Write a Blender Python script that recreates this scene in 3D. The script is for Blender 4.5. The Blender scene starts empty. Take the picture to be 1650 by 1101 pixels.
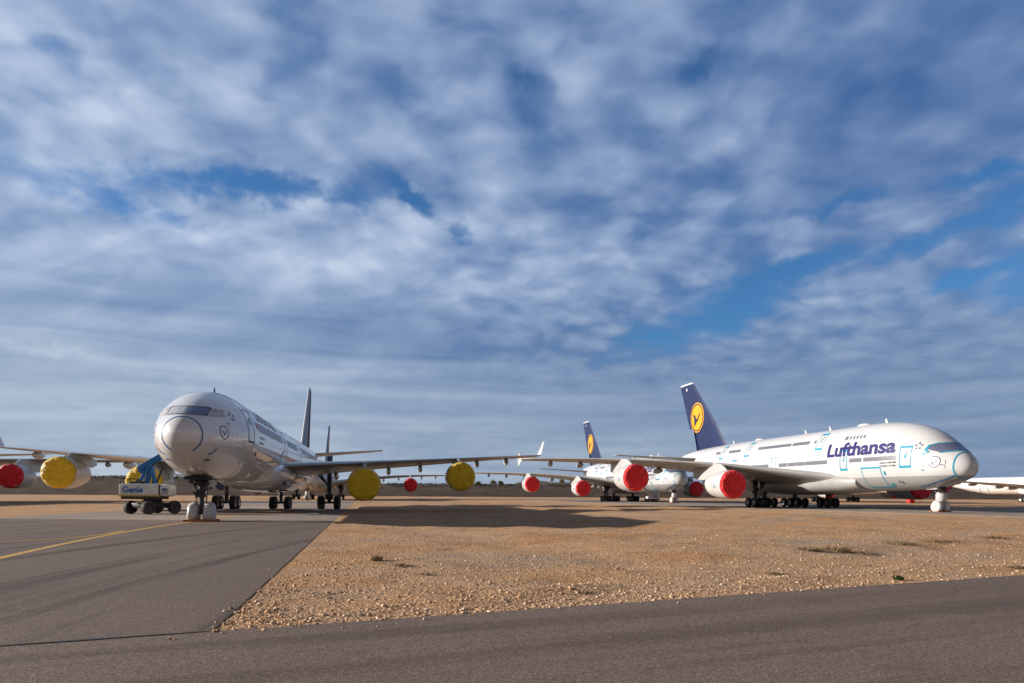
import bpy, bmesh, math, random
import numpy as np
from mathutils import Vector, Matrix, noise
R = math.radians
random.seed(7); rng = np.random.default_rng(7)
S = bpy.context.scene
COL = S.collection

# ------------------------------------------------------------------ camera
EYE = 1.8
cam = bpy.data.cameras.new('camera'); camo = bpy.data.objects.new('camera', cam); COL.objects.link(camo)
camo.location = (0, 0, EYE); camo.rotation_euler = (R(90), R(-0.30), 0)
cam.lens = 24.0; cam.sensor_width = 36.0; cam.shift_y = 0.1488
cam.clip_start = 0.1; cam.clip_end = 30000
S.camera = camo
S.view_settings.view_transform = 'Standard'; S.view_settings.look = 'None'
S.view_settings.exposure = 0.48; S.view_settings.gamma = 1.0

# ------------------------------------------------------------------ sun
SUN_EL, SUN_AZ = R(16), R(178)          # azimuth measured from +X towards +Y
sv = Vector((math.cos(SUN_EL)*math.cos(SUN_AZ), math.cos(SUN_EL)*math.sin(SUN_AZ), math.sin(SUN_EL)))
sun = bpy.data.lights.new('sun', 'SUN'); sun.energy = 5.0; sun.angle = R(0.5); sun.color = (1.0, 0.91, 0.81)
suno = bpy.data.objects.new('sun', sun); COL.objects.link(suno)
suno.rotation_euler = (-sv).to_track_quat('-Z', 'Y').to_euler()

# ------------------------------------------------------------------ node helpers
class NT:
    def __init__(s, nt): s.nt = nt; s.n = nt.nodes; s.l = nt.links
    def new(s, t, **kw):
        n = s.n.new(t)
        for k, v in kw.items(): setattr(n, k, v)
        return n
    def put(s, sock, v):
        if hasattr(v, 'is_output'): s.l.new(v, sock)
        else: sock.default_value = v
    def math(s, op, a, b=0.0, c=None, clamp=False):
        n = s.new('ShaderNodeMath', operation=op, use_clamp=clamp)
        s.put(n.inputs[0], a); s.put(n.inputs[1], b)
        if c is not None: s.put(n.inputs[2], c)
        return n.outputs[0]
    def vmath(s, op, a, b=(0, 0, 0)):
        n = s.new('ShaderNodeVectorMath', operation=op); s.put(n.inputs[0], a)
        if op == 'SCALE': s.put(n.inputs[3], b)
        else: s.put(n.inputs[1], b)
        return n.outputs[0]
    def noise(s, vec, scale, detail=4, rough=0.5, dist=0.0, lac=2.0):
        n = s.new('ShaderNodeTexNoise'); s.put(n.inputs['Vector'], vec)
        n.inputs['Scale'].default_value = scale; n.inputs['Detail'].default_value = detail
        n.inputs['Roughness'].default_value = rough; n.inputs['Distortion'].default_value = dist
        n.inputs['Lacunarity'].default_value = lac
        return n.outputs[0]
    def voro(s, vec, scale, feature='F1', out='Distance', rand=1.0):
        n = s.new('ShaderNodeTexVoronoi', feature=feature); s.put(n.inputs['Vector'], vec)
        n.inputs['Scale'].default_value = scale; n.inputs['Randomness'].default_value = rand
        return n.outputs[out]
    def ramp(s, fac, stops, interp='LINEAR'):
        n = s.new('ShaderNodeValToRGB'); s.put(n.inputs[0], fac); cr = n.color_ramp; cr.interpolation = interp
        while len(cr.elements) < len(stops): cr.elements.new(0.5)
        for e, (p, c) in zip(cr.elements, stops):
            e.position = p; e.color = (c if hasattr(c, '__len__') else (c, c, c)) if not hasattr(c, '__len__') or len(c) == 4 else (*c, 1)
            if not hasattr(c, '__len__'): e.color = (c, c, c, 1)
        return n.outputs[0]
    def smooth(s, v, lo, hi):
        n = s.new('ShaderNodeMapRange', interpolation_type='SMOOTHSTEP'); s.put(n.inputs[0], v)
        n.inputs[1].default_value = lo; n.inputs[2].default_value = hi
        return n.outputs[0]
    def mix(s, fac, a, b, mode='MIX'):
        n = s.new('ShaderNodeMix', data_type='RGBA', blend_type=mode); s.put(n.inputs[0], fac)
        s.put(n.inputs[6], a if hasattr(a, 'is_output') or len(a) == 4 else (*a, 1))
        s.put(n.inputs[7], b if hasattr(b, 'is_output') or len(b) == 4 else (*b, 1))
        return n.outputs[2]
    def sep(s, v):
        n = s.new('ShaderNodeSeparateXYZ'); s.put(n.inputs[0], v); return n.outputs
    def comb(s, x, y, z):
        n = s.new('ShaderNodeCombineXYZ')
        for i, v in enumerate((x, y, z)): s.put(n.inputs[i], v)
        return n.outputs[0]
    def bump(s, h, strength, dist):
        n = s.new('ShaderNodeBump'); s.put(n.inputs['Height'], h)
        n.inputs['Strength'].default_value = strength; n.inputs['Distance'].default_value = dist
        return n.outputs[0]

# ------------------------------------------------------------------ world: sky with a broken layer of cloud
W = bpy.data.worlds.new('World'); S.world = W; W.use_nodes = True
w = NT(W.node_tree); w.n.clear()
sky = w.new('ShaderNodeTexSky', sky_type='NISHITA'); sky.sun_disc = False
sky.sun_elevation = SUN_EL; sky.sun_rotation = R(90) - SUN_AZ
sky.air_density = 1.0; sky.dust_density = 0.6; sky.ozone_density = 2.0
d = w.new('ShaderNodeTexCoord').outputs['Generated']
dx, dy, dz = w.sep(d)
az = w.math('ARCTAN2', dx, dy); el = w.math('ARCSINE', dz)                # where in the sky
zc = w.math('ADD', w.math('MAXIMUM', dz, 0.0), 0.22)
P = w.comb(w.math('DIVIDE', dx, zc), w.math('DIVIDE', dy, zc), 0.0)      # a curved cloud layer seen from below
A = w.comb(az, el, 0.0)
def ae(x, y): return math.atan((x-825)/1100), math.atan((796-y)/math.hypot(1100, x-825))
def blob(x, y, rx, ry, rot=0.0):
    """a soft patch of sky; its bearing and height are read off the photograph"""
    a0, e0 = ae(x, y); ra = (ae(x+rx, y)[0]-ae(x-rx, y)[0])/2; re_ = (ae(x, y-ry)[1]-ae(x, y+ry)[1])/2
    c, s_ = math.cos(R(rot)), math.sin(R(rot)); ax = w.math('SUBTRACT', aw, a0); ay = w.math('SUBTRACT', ew, e0)
    u = w.math('ADD', w.math('MULTIPLY', ax, c/ra), w.math('MULTIPLY', ay, s_/ra)); v = w.math('ADD', w.math('MULTIPLY', ax, -s_/re_), w.math('MULTIPLY', ay, c/re_))
    return w.math('EXPONENT', w.math('MULTIPLY', w.math('ADD', w.math('MULTIPLY', u, u), w.math('MULTIPLY', v, v)), -1.0))
def total(items):
    acc = None
    for wgt, n in items:
        t = w.math('MULTIPLY', n, wgt); acc = t if acc is None else w.math('ADD', acc, t)
    return acc
def warped(vec, scale, detail, amt, off=(0, 0, 0)):
    n = w.new('ShaderNodeTexNoise'); w.put(n.inputs['Vector'], w.vmath('ADD', vec, off)); n.inputs['Scale'].default_value = scale; n.inputs['Detail'].default_value = detail
    n.inputs['Roughness'].default_value = 0.6
    return w.vmath('ADD', vec, w.vmath('SCALE', w.vmath('SUBTRACT', n.outputs['Color'], (0.5, 0.5, 0.5)), amt))
Aw = warped(A, 14.0, 4, 0.07, (3, 1, 0)); aw, ew, _ = w.sep(Aw)
Pw = warped(P, 2.6, 3, 0.16)
vor = w.new('ShaderNodeTexVoronoi', feature='SMOOTH_F1'); w.put(vor.inputs['Vector'], warped(P, 3.5, 2, 0.12, (2, 5, 0))); vor.inputs['Scale'].default_value = 9.5; vor.inputs['Smoothness'].default_value = 0.9
cell = w.math('MULTIPLY_ADD', vor.outputs['Distance'], -1.0, 0.95)
puff = total([(0.22, w.noise(Pw, 5.0, 2, 0.42, 0.1)), (0.48, w.noise(w.vmath('ADD', Pw, (4, 9, 0)), 11.0, 2, 0.45, 0.1)), (0.30, cell)])
fine = w.noise(Pw, 22.0, 3, 0.55, 0.1)
lump = w.noise(w.vmath('ADD', Pw, (7.3, 2.1, 0)), 1.7, 3, 0.5, 0.1)
def streaks(rot, sx, sy, seed, detail=6, rough=0.58, dist=0.7, wv=0.07):
    c, s_ = math.cos(R(rot)), math.sin(R(rot)); a2, e2, _ = w.sep(warped(A, 3.0, 2, wv, (seed, 0, 0)))
    u = w.math('ADD', w.math('MULTIPLY', a2, c*sx), w.math('MULTIPLY', e2, s_*sx)); v = w.math('ADD', w.math('MULTIPLY', a2, -s_*sy), w.math('MULTIPLY', e2, c*sy))
    return w.noise(w.comb(u, v, seed), 1.0, detail, rough, dist)
wisp = streaks(24, 4.5, 17.0, 4.0, 4, 0.5, 0.5); flat = streaks(0, 2.4, 40.0, 9.0, 4, 0.5, 0.3, 0.025); diag = streaks(20, 3.5, 14.0, 2.0, 4, 0.5, 0.4)
low = w.smooth(w.math('SUBTRACT', el, w.math('MULTIPLY', w.smooth(az, 0.15, -0.25), 0.10)), 0.24, 0.12); wz = total([(1, blob(430, 400, 330, 120)), (0.8, blob(120, 430, 260, 110))]); wz = w.math('MINIMUM', wz, 1.0)
gaps = total([(0.66, blob(200, 335, 190, 44, -6)), (0.84, blob(430, 305, 230, 25, 2)), (0.60, blob(670, 330, 70, 17, -32)), (0.55, blob(742, 370, 18, 28)),
              (0.72, blob(1215, 462, 90, 40, 8)), (0.60, blob(1300, 418, 90, 20, 4)), (0.45, blob(1100, 530, 120, 34, 6)), (0.20, blob(900, 585, 300, 30, 0)),
              (0.75, blob(1590, 272, 80, 18, -4)), (0.60, blob(1350, 330, 90, 14, 0)), (0.45, blob(1620, 320, 60, 40)), (0.55, blob(1500, 385, 120, 16, 12)), (0.6, blob(1540, 445, 60, 16, 10)), (0.45, blob(1630, 440, 60, 60)),
              (0.30, blob(75, 80, 50, 18, -15)), (0.30, blob(650, 130, 40, 40)), (0.32, blob(700, 20, 45, 40)), (0.35, blob(850, 135, 60, 30, -30)), (0.40, blob(1120, 100, 60, 30, 20)), (0.25, blob(440, 15, 50, 25)), (0.28, blob(1180, 330, 60, 40)), (0.25, blob(460, 120, 40, 30))])
cov = total([(1.40, puff), (0.22, fine), (0.40, lump)])
cov = w.math('ADD', w.math('SUBTRACT', cov, gaps), total([(0.45, wz), (0.30, low)]))
mask = w.smooth(cov, 0.22, 1.06)
sgap = w.smooth(gaps, 0.15, 0.85)
mask = w.math('MULTIPLY', mask, w.math('SUBTRACT', 1.0, w.math('MULTIPLY', sgap, w.smooth(total([(0.7, fine), (0.7, wisp)]), 1.0, 0.48))))
left = w.smooth(az, 0.55, -0.65)
tex = w.math('SUBTRACT', total([(1.40, puff), (0.12, fine), (0.10, lump)]), 0.805)
tex = w.math('MULTIPLY', tex, w.math('SUBTRACT', 1.0, total([(0.85, low), (0.25, wz)]), clamp=True))
tex = w.math('ADD', tex, w.math('MULTIPLY', w.math('SUBTRACT', wisp, 0.5), total([(0.75, wz), (0.15, left)])))
tex = w.math('ADD', tex, w.math('MULTIPLY', w.math('SUBTRACT', flat, 0.5), w.math('MULTIPLY', low, 0.55)))
tex = w.math('ADD', tex, w.math('MULTIPLY', w.math('SUBTRACT', diag, 0.5), w.math('MULTIPLY', left, 0.25)))
lit = w.math('ADD', w.math('MULTIPLY_ADD', left, 0.28, 0.37), tex)
lit = w.math('ADD', lit, total([(0.22, blob(430, 395, 190, 70, 8)), (0.14, blob(640, 370, 110, 60)), (0.20, blob(790, 378, 46, 36)), (0.16, blob(40, 50, 130, 110)), (0.10, blob(50, 265, 190, 60)), (0.04, blob(150, 170, 160, 60)),
    (0.12, blob(300, 590, 330, 26, -3)), (0.14, blob(80, 563, 70, 9)), (0.14, blob(1380, 480, 170, 50, 10)), (0.12, blob(960, 170, 160, 120)), (0.10, blob(820, 460, 220, 50)), (0.08, blob(1000, 410, 200, 50)), (0.06, blob(500, 760, 900, 46)),
    (-0.16, blob(560, 530, 330, 36, -3)), (-0.10, blob(950, 570, 260, 36)), (-0.16, blob(1520, 60, 260, 160)), (-0.10, blob(1420, 230, 260, 80)), (0.04, blob(1350, 650, 450, 60)), (0.03, blob(250, 660, 450, 90)), (0.03, blob(150, 480, 250, 80)), (-0.07, blob(250, 40, 70, 60)), (-0.08, blob(560, 60, 120, 90))]))
lit = w.math('ADD', lit, w.math('MULTIPLY', w.smooth(el, 0.22, 0.05), 0.09))
ccol = w.ramp(lit, [(0.0, (0.50, 1.10, 2.60, 1)), (0.32, (1.05, 1.72, 3.25, 1)), (0.60, (2.00, 2.75, 4.25, 1)), (0.82, (3.1, 3.85, 5.25, 1)), (1.0, (4.1, 4.85, 6.0, 1))])
ccol = w.mix(w.smooth(el, 0.34, 0.06), ccol, w.mix(1.0, ccol, (1.10, 1.03, 0.90, 1), 'MULTIPLY'))
skyc = w.mix(1.0, sky.outputs[0], (0.34, 0.66, 0.98, 1), 'MULTIPLY')
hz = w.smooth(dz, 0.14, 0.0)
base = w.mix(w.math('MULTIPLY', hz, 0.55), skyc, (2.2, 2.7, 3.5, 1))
front = w.math('MULTIPLY', w.smooth(w.math('ABSOLUTE', az), 1.5, 0.85), w.smooth(el, 1.15, 0.75))     # cloud kept to the part ahead; overhead set dark to deepen shadows
rear = w.mix(w.smooth(el, 0.16, 0.75), (2.8, 2.8, 3.15, 1), (0.36, 0.42, 0.60, 1))                      # bright low band added behind the viewer to fill shaded fronts; dark above
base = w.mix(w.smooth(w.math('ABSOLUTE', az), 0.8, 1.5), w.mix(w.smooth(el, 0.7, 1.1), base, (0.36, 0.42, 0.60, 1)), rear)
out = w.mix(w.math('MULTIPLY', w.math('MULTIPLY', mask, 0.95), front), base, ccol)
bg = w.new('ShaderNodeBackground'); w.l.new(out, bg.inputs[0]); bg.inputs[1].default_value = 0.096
W.cycles.sampling_method = 'MANUAL'; W.cycles.sample_map_resolution = 256
wo = w.new('ShaderNodeOutputWorld'); w.l.new(bg.outputs[0], wo.inputs[0])

# ------------------------------------------------------------------ materials
def material(name):
    m = bpy.data.materials.new(name); m.use_nodes = True
    t = NT(m.node_tree); b = t.n['Principled BSDF']
    return m, t, b, t.new('ShaderNodeTexCoord').outputs['Object']
def simple(name, col, rough=0.5, metal=0.0, var=0.15, scale=3.0, bump=0.0, bscale=8.0, coat=0.0, bdist=0.02):
    m, t, b, oc = material(name)
    n = t.noise(oc, scale, 5, 0.6)
    lo = tuple(c*(1-var) for c in col); hi = tuple(min(1, c*(1+var)) for c in col)
    t.l.new(t.ramp(n, [(0.3, lo), (0.7, hi)]), b.inputs['Base Color'])
    t.l.new(t.math('MULTIPLY_ADD', n, 0.25*rough, rough*0.87), b.inputs['Roughness'])
    b.inputs['Metallic'].default_value = metal; b.inputs['Coat Weight'].default_value = coat
    if bump: t.l.new(t.bump(t.noise(oc, bscale, 4, 0.6), bump, bdist), b.inputs['Normal'])
    return m
def paint(name, zsplit, coat=0.9, white=(0.57, 0.575, 0.585), grey=(0.33, 0.33, 0.325)):
    m, t, b, oc = material(name)
    x, y, z = t.sep(oc)
    streak = t.noise(t.vmath('MULTIPLY', oc, (0.25, 1.0, 1.0)), 1.4, 6, 0.65)
    fine = t.noise(oc, 9.0, 4, 0.6)
    dirt = t.math('MULTIPLY', t.smooth(streak, 0.45, 0.8), 0.14)
    base = t.mix(t.smooth(z, zsplit-0.015, zsplit+0.015), grey, white)
    base = t.mix(dirt, base, (0.40, 0.36, 0.31))
    # faint skin panel joints
    fx = t.math('ABSOLUTE', t.math('SUBTRACT', t.math('FRACT', t.math('DIVIDE', x, 3.1)), 0.5))
    line = t.math('LESS_THAN', fx, 0.006)
    lz = t.math('LESS_THAN', t.math('ABSOLUTE', t.math('SUBTRACT', t.math('FRACT', t.math('DIVIDE', z, 1.27)), 0.5)), 0.008)
    line = t.math('MAXIMUM', line, t.math('MULTIPLY', lz, 0.7))
    base = t.mix(t.math('MULTIPLY', line, 0.34), base, (0.25, 0.25, 0.26))
    t.l.new(base, b.inputs['Base Color'])
    t.l.new(t.math('MULTIPLY_ADD', fine, 0.18, 0.22), b.inputs['Roughness'])
    b.inputs['Coat Weight'].default_value = coat; b.inputs['Coat Roughness'].default_value = 0.04
    t.l.new(t.bump(t.noise(oc, 0.8, 3, 0.5), 0.10, 0.05), b.inputs['Normal'])
    return m
def fabric(name, col, col2):
    m, t, b, oc = material(name)
    n = t.noise(oc, 1.1, 5, 0.6, 0.4); f = t.noise(oc, 26.0, 3, 0.6)
    c = t.ramp(n, [(0.3, col2), (0.62, col)])
    t.l.new(t.mix(t.math('MULTIPLY', f, 0.25), c, tuple(x*0.7 for x in col)), b.inputs['Base Color'])
    b.inputs['Roughness'].default_value = 0.55; b.inputs['Sheen Weight'].default_value = 0.15
    h = t.math('ADD', t.noise(oc, 2.2, 3, 0.5, 1.4), t.math('MULTIPLY', f, 0.08))
    t.l.new(t.bump(h, 0.9, 0.28), b.inputs['Normal'])
    return m
def foil(name, col, metal=0.55, rough=0.38):
    m, t, b, oc = material(name)
    n = t.noise(oc, 7.0, 4, 0.6, 0.6); v = t.voro(oc, 5.0)
    t.l.new(t.ramp(n, [(0.3, tuple(c*0.62 for c in col)), (0.7, col)]), b.inputs['Base Color'])
    b.inputs['Metallic'].default_value = metal; b.inputs['Roughness'].default_value = rough
    t.l.new(t.bump(t.math('ADD', n, t.math('MULTIPLY', v, 0.5)), 0.4, 0.04), b.inputs['Normal'])
    return m
M = {}
M['paint_large'] = paint('aircraft_paint_grey_belly', 4.05, 0.3)
M['paint_slim'] = paint('aircraft_paint_slim', 4.55, 0.9, (0.78, 0.78, 0.79), (0.66, 0.655, 0.645))
M['wing_grey'] = simple('wing_grey_paint', (0.33, 0.33, 0.32), 0.42, 0, 0.12, 0.7, coat=0.15)
M['wing_pale'] = simple('wing_pale_paint', (0.46, 0.46, 0.45), 0.38, 0, 0.10, 0.7, coat=0.2)
M['bare_metal'] = simple('bare_metal_slat', (0.62, 0.58, 0.52), 0.32, 0.9, 0.12, 2.0)
M['nacelle'] = simple('nacelle_white', (0.58, 0.58, 0.58), 0.33, 0, 0.07, 1.2, coat=0.3)
M['nozzle_metal'] = simple('exhaust_metal', (0.20, 0.19, 0.18), 0.5, 0.7, 0.25, 3.0)  # dark metal of the exhaust cones and tail nozzle
M['navy'] = simple('navy_paint', (0.006, 0.014, 0.072), 0.42, 0, 0.12, 1.0, coat=0.08)
M['navy_text'] = simple('navy_lettering', (0.017, 0.012, 0.125), 0.4, 0, 0.08, 2.0)
M['dark_text'] = simple('dark_lettering', (0.05, 0.05, 0.09), 0.5, 0, 0.1, 2.0)
M['faded_text'] = simple('faded_lettering', (0.36, 0.38, 0.48), 0.5, 0, 0.25, 2.0)
M['emblem_yellow'] = simple('emblem_yellow', (0.80, 0.36, 0.004), 0.4, 0, 0.05, 1.0)
M['tape'] = simple('turquoise_tape', (0.008, 0.27, 0.42), 0.45, 0, 0.22, 5.0)
M['tape_blue'] = simple('blue_tape', (0.010, 0.14, 0.38), 0.45, 0, 0.22, 5.0)
M['tape_dark'] = simple('dark_teal_cover', (0.006, 0.06, 0.09), 0.5, 0, 0.2, 4.0)
M['door_line'] = simple('door_seam', (0.17, 0.18, 0.20), 0.5, 0, 0.15, 3.0)
M['foil'] = foil('window_foil', (0.27, 0.28, 0.31))
M['foil_pale'] = foil('pale_window_foil', (0.40, 0.42, 0.46), 0.2)
M['foil_blue'] = foil('windscreen_foil', (0.25, 0.28, 0.43), 0.45, 0.25)
M['foil_sunlit'] = foil('sunlit_foil', (0.72, 0.73, 0.76), 0.25, 0.3)  # sun on the starboard windscreen foil, put into its pale colour
M['red'] = fabric('red_cover_fabric', (0.90, 0.006, 0.014), (0.72, 0.004, 0.010))
M['yellow'] = fabric('yellow_cover_fabric', (0.85, 0.56, 0.004), (0.70, 0.44, 0.006))
M['wrap'] = foil('white_plastic_wrap', (0.62, 0.61, 0.60), 0.0, 0.35)
M['rubber'] = simple('tyre_rubber', (0.022, 0.022, 0.024), 0.75, 0, 0.3, 6.0)
M['rim'] = simple('wheel_rim', (0.42, 0.42, 0.40), 0.45, 0.2, 0.2, 6.0)
M['gear'] = simple('gear_strut', (0.055, 0.055, 0.058), 0.5, 0.3, 0.35, 5.0)
M['gear_pale'] = simple('gear_strut_pale', (0.50, 0.50, 0.48), 0.45, 0.1, 0.25, 5.0)
M['dark'] = simple('dark_bay', (0.015, 0.015, 0.016), 0.8, 0, 0.3, 2.0)
M['wood'] = simple('orange_wood', (0.36, 0.12, 0.035), 0.7, 0, 0.35, 6.0)
M['lift_blue'] = simple('lift_blue_paint', (0.004, 0.13, 0.36), 0.4, 0, 0.15, 3.0)
M['lift_grey'] = simple('lift_pale_paint', (0.50, 0.50, 0.49), 0.45, 0, 0.12, 2.5)
M['lift_dark'] = simple('lift_dark_steel', (0.03, 0.03, 0.032), 0.6, 0.2, 0.3, 4.0)
M['hazard_yellow'] = simple('hazard_yellow', (0.75, 0.55, 0.02), 0.5, 0, 0.1, 4.0)
M['orange'] = simple('orange_flag', (0.70, 0.16, 0.03), 0.5, 0, 0.1, 4.0)

# ------------------------------------------------------------------ object helpers
def tag(o, label=None, cat=None, group=None, kind=None):
    if label: o['label'] = label
    if cat: o['category'] = cat
    if group: o['group'] = group
    if kind: o['kind'] = kind
    return o
def empty(name, loc=(0, 0, 0), rz=0.0):
    o = bpy.data.objects.new(name, None); COL.objects.link(o); o.location = loc; o.rotation_euler = (0, 0, rz)
    o.empty_display_size = 1.0
    return o
class MB:
    """collects shapes, then links them as one mesh object"""
    def __init__(s): s.v = []; s.f = []; s.mi = []
    def add(s, vs, fs, mi=0):
        k = len(s.v); s.v += [tuple(v) for v in vs]; s.f += [tuple(i+k for i in f) for f in fs]; s.mi += [mi]*len(fs); return s
    def loft(s, secs, cap0=True, cap1=True, closed=True, mi=0):
        n = len(secs[0]); vs = [p for q in secs for p in q]; fs = []
        for i in range(len(secs)-1):
            for j in range(n if closed else n-1):
                a, b_ = i*n+j, i*n+(j+1) % n
                fs.append((a, b_, b_+n, a+n))
        if cap0: fs.append(tuple(range(n-1, -1, -1)))
        if cap1: fs.append(tuple((len(secs)-1)*n+j for j in range(n)))
        return s.add(vs, fs, mi)
    def tube(s, p0, p1, r0, r1=None, n=12, mi=0):
        p0, p1 = Vector(p0), Vector(p1); r1 = r0 if r1 is None else r1
        q = (p1-p0).to_track_quat('Z', 'Y'); secs = []
        for p, r in ((p0, r0), (p1, r1)):
            secs.append([p+q @ Vector((r*math.cos(2*math.pi*i/n), r*math.sin(2*math.pi*i/n), 0)) for i in range(n)])
        return s.loft(secs, mi=mi)
    def path(s, pts, r, n=8, mi=0):
        for a, b_ in zip(pts[:-1], pts[1:]): s.tube(a, b_, r, n=n, mi=mi)
        return s
    def lathe(s, prof, c=(0, 0, 0), axis='X', n=40, mi=0, cap0=False, cap1=False):
        secs = []
        for t, r in prof:
            ring = []
            for i in range(n):
                a = 2*math.pi*i/n; u, v = r*math.cos(a), r*math.sin(a)
                ring.append({'X': (c[0]+t, c[1]+u, c[2]+v), 'Y': (c[0]+u, c[1]+t, c[2]+v), 'Z': (c[0]+u, c[1]+v, c[2]+t)}[axis])
            secs.append(ring)
        return s.loft(secs, cap0, cap1, mi=mi)
    def box(s, c, d, rot=None, mi=0, bev=0.0):
        bm = bmesh.new(); bmesh.ops.create_cube(bm, size=1.0)
        for v in bm.verts: v.co = Vector((v.co.x*d[0], v.co.y*d[1], v.co.z*d[2]))
        if bev: bmesh.ops.bevel(bm, geom=bm.edges[:], offset=bev, segments=2, affect='EDGES', profile=0.5)
        for v in bm.verts:
            if rot is not None: v.co = rot @ v.co
            v.co += Vector(c)
        bm.verts.index_update()
        s.add([v.co[:] for v in bm.verts], [[v.index for v in f.verts] for f in bm.faces], mi); bm.free(); return s
    def beam(s, p0, p1, w_, h_, mi=0, bev=0.02):
        p0, p1 = Vector(p0), Vector(p1); dv = p1-p0
        return s.box((p0+p1)/2, (h_, w_, dv.length), dv.to_track_quat('Z', 'Y'), mi, bev)
    def build(s, name, mats, parent=None, smooth=True, angle=35, offset=None):
        me = bpy.data.meshes.new(name); me.from_pydata(s.v, [], s.f)
        mats = mats if isinstance(mats, (list, tuple)) else [mats]
        for m in mats: me.materials.append(m)
        me.polygons.foreach_set('material_index', s.mi)
        bm = bmesh.new(); bm.from_mesh(me); bmesh.ops.recalc_face_normals(bm, faces=bm.faces[:]); bm.to_mesh(me); bm.free()
        if smooth:
            me.polygons.foreach_set('use_smooth', [True]*len(me.polygons))
            me.set_sharp_from_angle(angle=R(angle))
        o = bpy.data.objects.new(name, me); COL.objects.link(o)
        if parent: o.parent = parent
        return o
def copy_tree(o, parent=None):
    c = o.copy(); COL.objects.link(c); c.parent = parent
    for ch in o.children: copy_tree(ch, c)
    return c

# ------------------------------------------------------------------ ground geometry
DA = (-math.sin(R(11.07)), math.cos(R(11.07)))            # axis of the stand on the left
def lineY(x): return 8.84 + (x+3.86)*(15.7-8.84)/(11.8+3.86)          # far edge of the near taxiway
def lineX(y): return -3.86 + (y-8.84)*(-11.3+3.86)/(43-8.84)          # right edge of the left apron
def a380_edge(y): return np.interp(y, [30, 60, 76, 112, 160, 240], [60, 46, 38.5, 26, 14, -2])
def left_edge(y): return np.interp(y, [20, 44, 66, 160], [-31, -34.3, -37.6, -56])
def sstep(v, a, b):
    k = np.clip((v-a)/(b-a), 0, 1); return k*k*(3-2*k)
def g2(x, y, cx, cy, rx, ry): return np.exp(-((x-cx)/rx)**2-((y-cy)/ry)**2)
def ground_h(x, y):
    x = np.asarray(x, float); y = np.asarray(y, float)
    e1 = (y-lineY(x))*0.92; e2 = (x-lineX(y))*0.98
    m = sstep(np.minimum(e1, e2), -1.0, 0.0)
    m *= 1-sstep(x-a380_edge(y), -0.6, 0.6)*(y > 30)
    mid = sstep(np.minimum(e1, e2), 0.5, 8)*(1-sstep(x-a380_edge(y), -7, -0.6))
    h = -0.035 + 0.027*m
    und = (0.42*g2(x, y, 19, 50, 13, 8) + 0.16*g2(x, y, 33, 36, 16, 8) - 0.28*g2(x, y, 1, 52, 9, 10) + 0.14*g2(x, y, 8, 27, 14, 5)
           + 0.05*np.sin(x*0.55+y*0.21)+0.04*np.sin(x*0.27-y*0.63+1) + 0.03*np.sin(x*1.3+0.7*y))
    near = sstep(np.minimum(e1, e2), 0.15, 1.0)*(1-sstep(x-a380_edge(y), -7, -0.6))
    rough_ = 0.022*np.sin(2.1*x+1.3*np.sin(1.7*y))*np.sin(2.6*y+1.1*np.sin(1.4*x+2)) + 0.016*np.sin(4.3*x+2*np.sin(2.3*y+1))*np.sin(4.9*y-1.2*x)
    rid = 0.085*np.exp(-((e1-1.5-0.35*np.sin(0.8*x))/0.42)**2)*(0.55+0.45*np.sin(1.3*x+0.6))*sstep(e2, 1, 4)
    return h + mid*und + near*rough_*(1-sstep(y, 30, 60)) + near*rid
def grid_axis(lo, hi, step, a, b, k):
    c = list(np.arange(lo, hi+1e-6, step)); s_ = step
    x = c[-1]
    while x < b: s_ *= k; x += s_; c.append(x)
    s_ = step; x = c[0]
    while x > a: s_ *= k; x -= s_; c.insert(0, x)
    return np.array(c)
gx = grid_axis(-14, 40, 0.33, -9000, 9000, 1.14); gy = grid_axis(7, 62, 0.33, -400, 14000, 1.14)
GX, GY = np.meshgrid(gx, gy); GZ = ground_h(GX, GY)
nx, ny = len(gx), len(gy)
me = bpy.data.meshes.new('gravel_ground')
idx = np.arange(nx*ny).reshape(ny, nx)
quads = np.stack([idx[:-1, :-1], idx[:-1, 1:], idx[1:, 1:], idx[1:, :-1]], -1).reshape(-1, 4)
me.from_pydata(np.stack([GX, GY, GZ], -1).reshape(-1, 3).tolist(), [], quads.tolist())
me.polygons.foreach_set('use_smooth', [True]*len(me.polygons))
m, t, b, oc = material('tan_gravel')
n1 = t.noise(oc, 0.045, 5, 0.6, 0.5); n2 = t.noise(oc, 0.55, 6, 0.62); n3 = t.noise(oc, 14.0, 3, 0.6)
xyz = t.vmath('MULTIPLY', oc, (1, 1, 0.3))
v1 = t.voro(xyz, 17.0, out='Color'); vd = t.voro(xyz, 17.0); v2 = t.voro(xyz, 42.0, out='Color'); vd2 = t.voro(xyz, 42.0)
c1 = t.ramp(n1, [(0.30, (0.62, 0.365, 0.19)), (0.48, (0.66, 0.410, 0.235)), (0.70, (0.70, 0.48, 0.305))])
n4 = t.noise(t.vmath('MULTIPLY', oc, (0.6, 1.3, 1)), 0.23, 4, 0.6, 0.8)
c1 = t.mix(t.math('MULTIPLY', t.smooth(n4, 0.50, 0.66), 0.75), c1, (0.62, 0.32, 0.13))
c1 = t.mix(t.math('MULTIPLY', t.smooth(n4, 0.48, 0.34), 0.75), c1, (0.53, 0.39, 0.28))
c2 = t.mix(t.math('MULTIPLY', t.smooth(n2, 0.52, 0.74), 0.8), c1, (0.30, 0.19, 0.11))
spk = t.math('ADD', t.math('MULTIPLY', t.sep(v1)[0], 0.55), t.math('MULTIPLY', t.sep(v2)[1], 0.45))
c3 = t.mix(1.0, c2, t.ramp(spk, [(0.12, (0.42, 0.40, 0.38)), (0.5, (0.88, 0.88, 0.88)), (0.9, (1.25, 1.22, 1.18))]), 'MULTIPLY')
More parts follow.
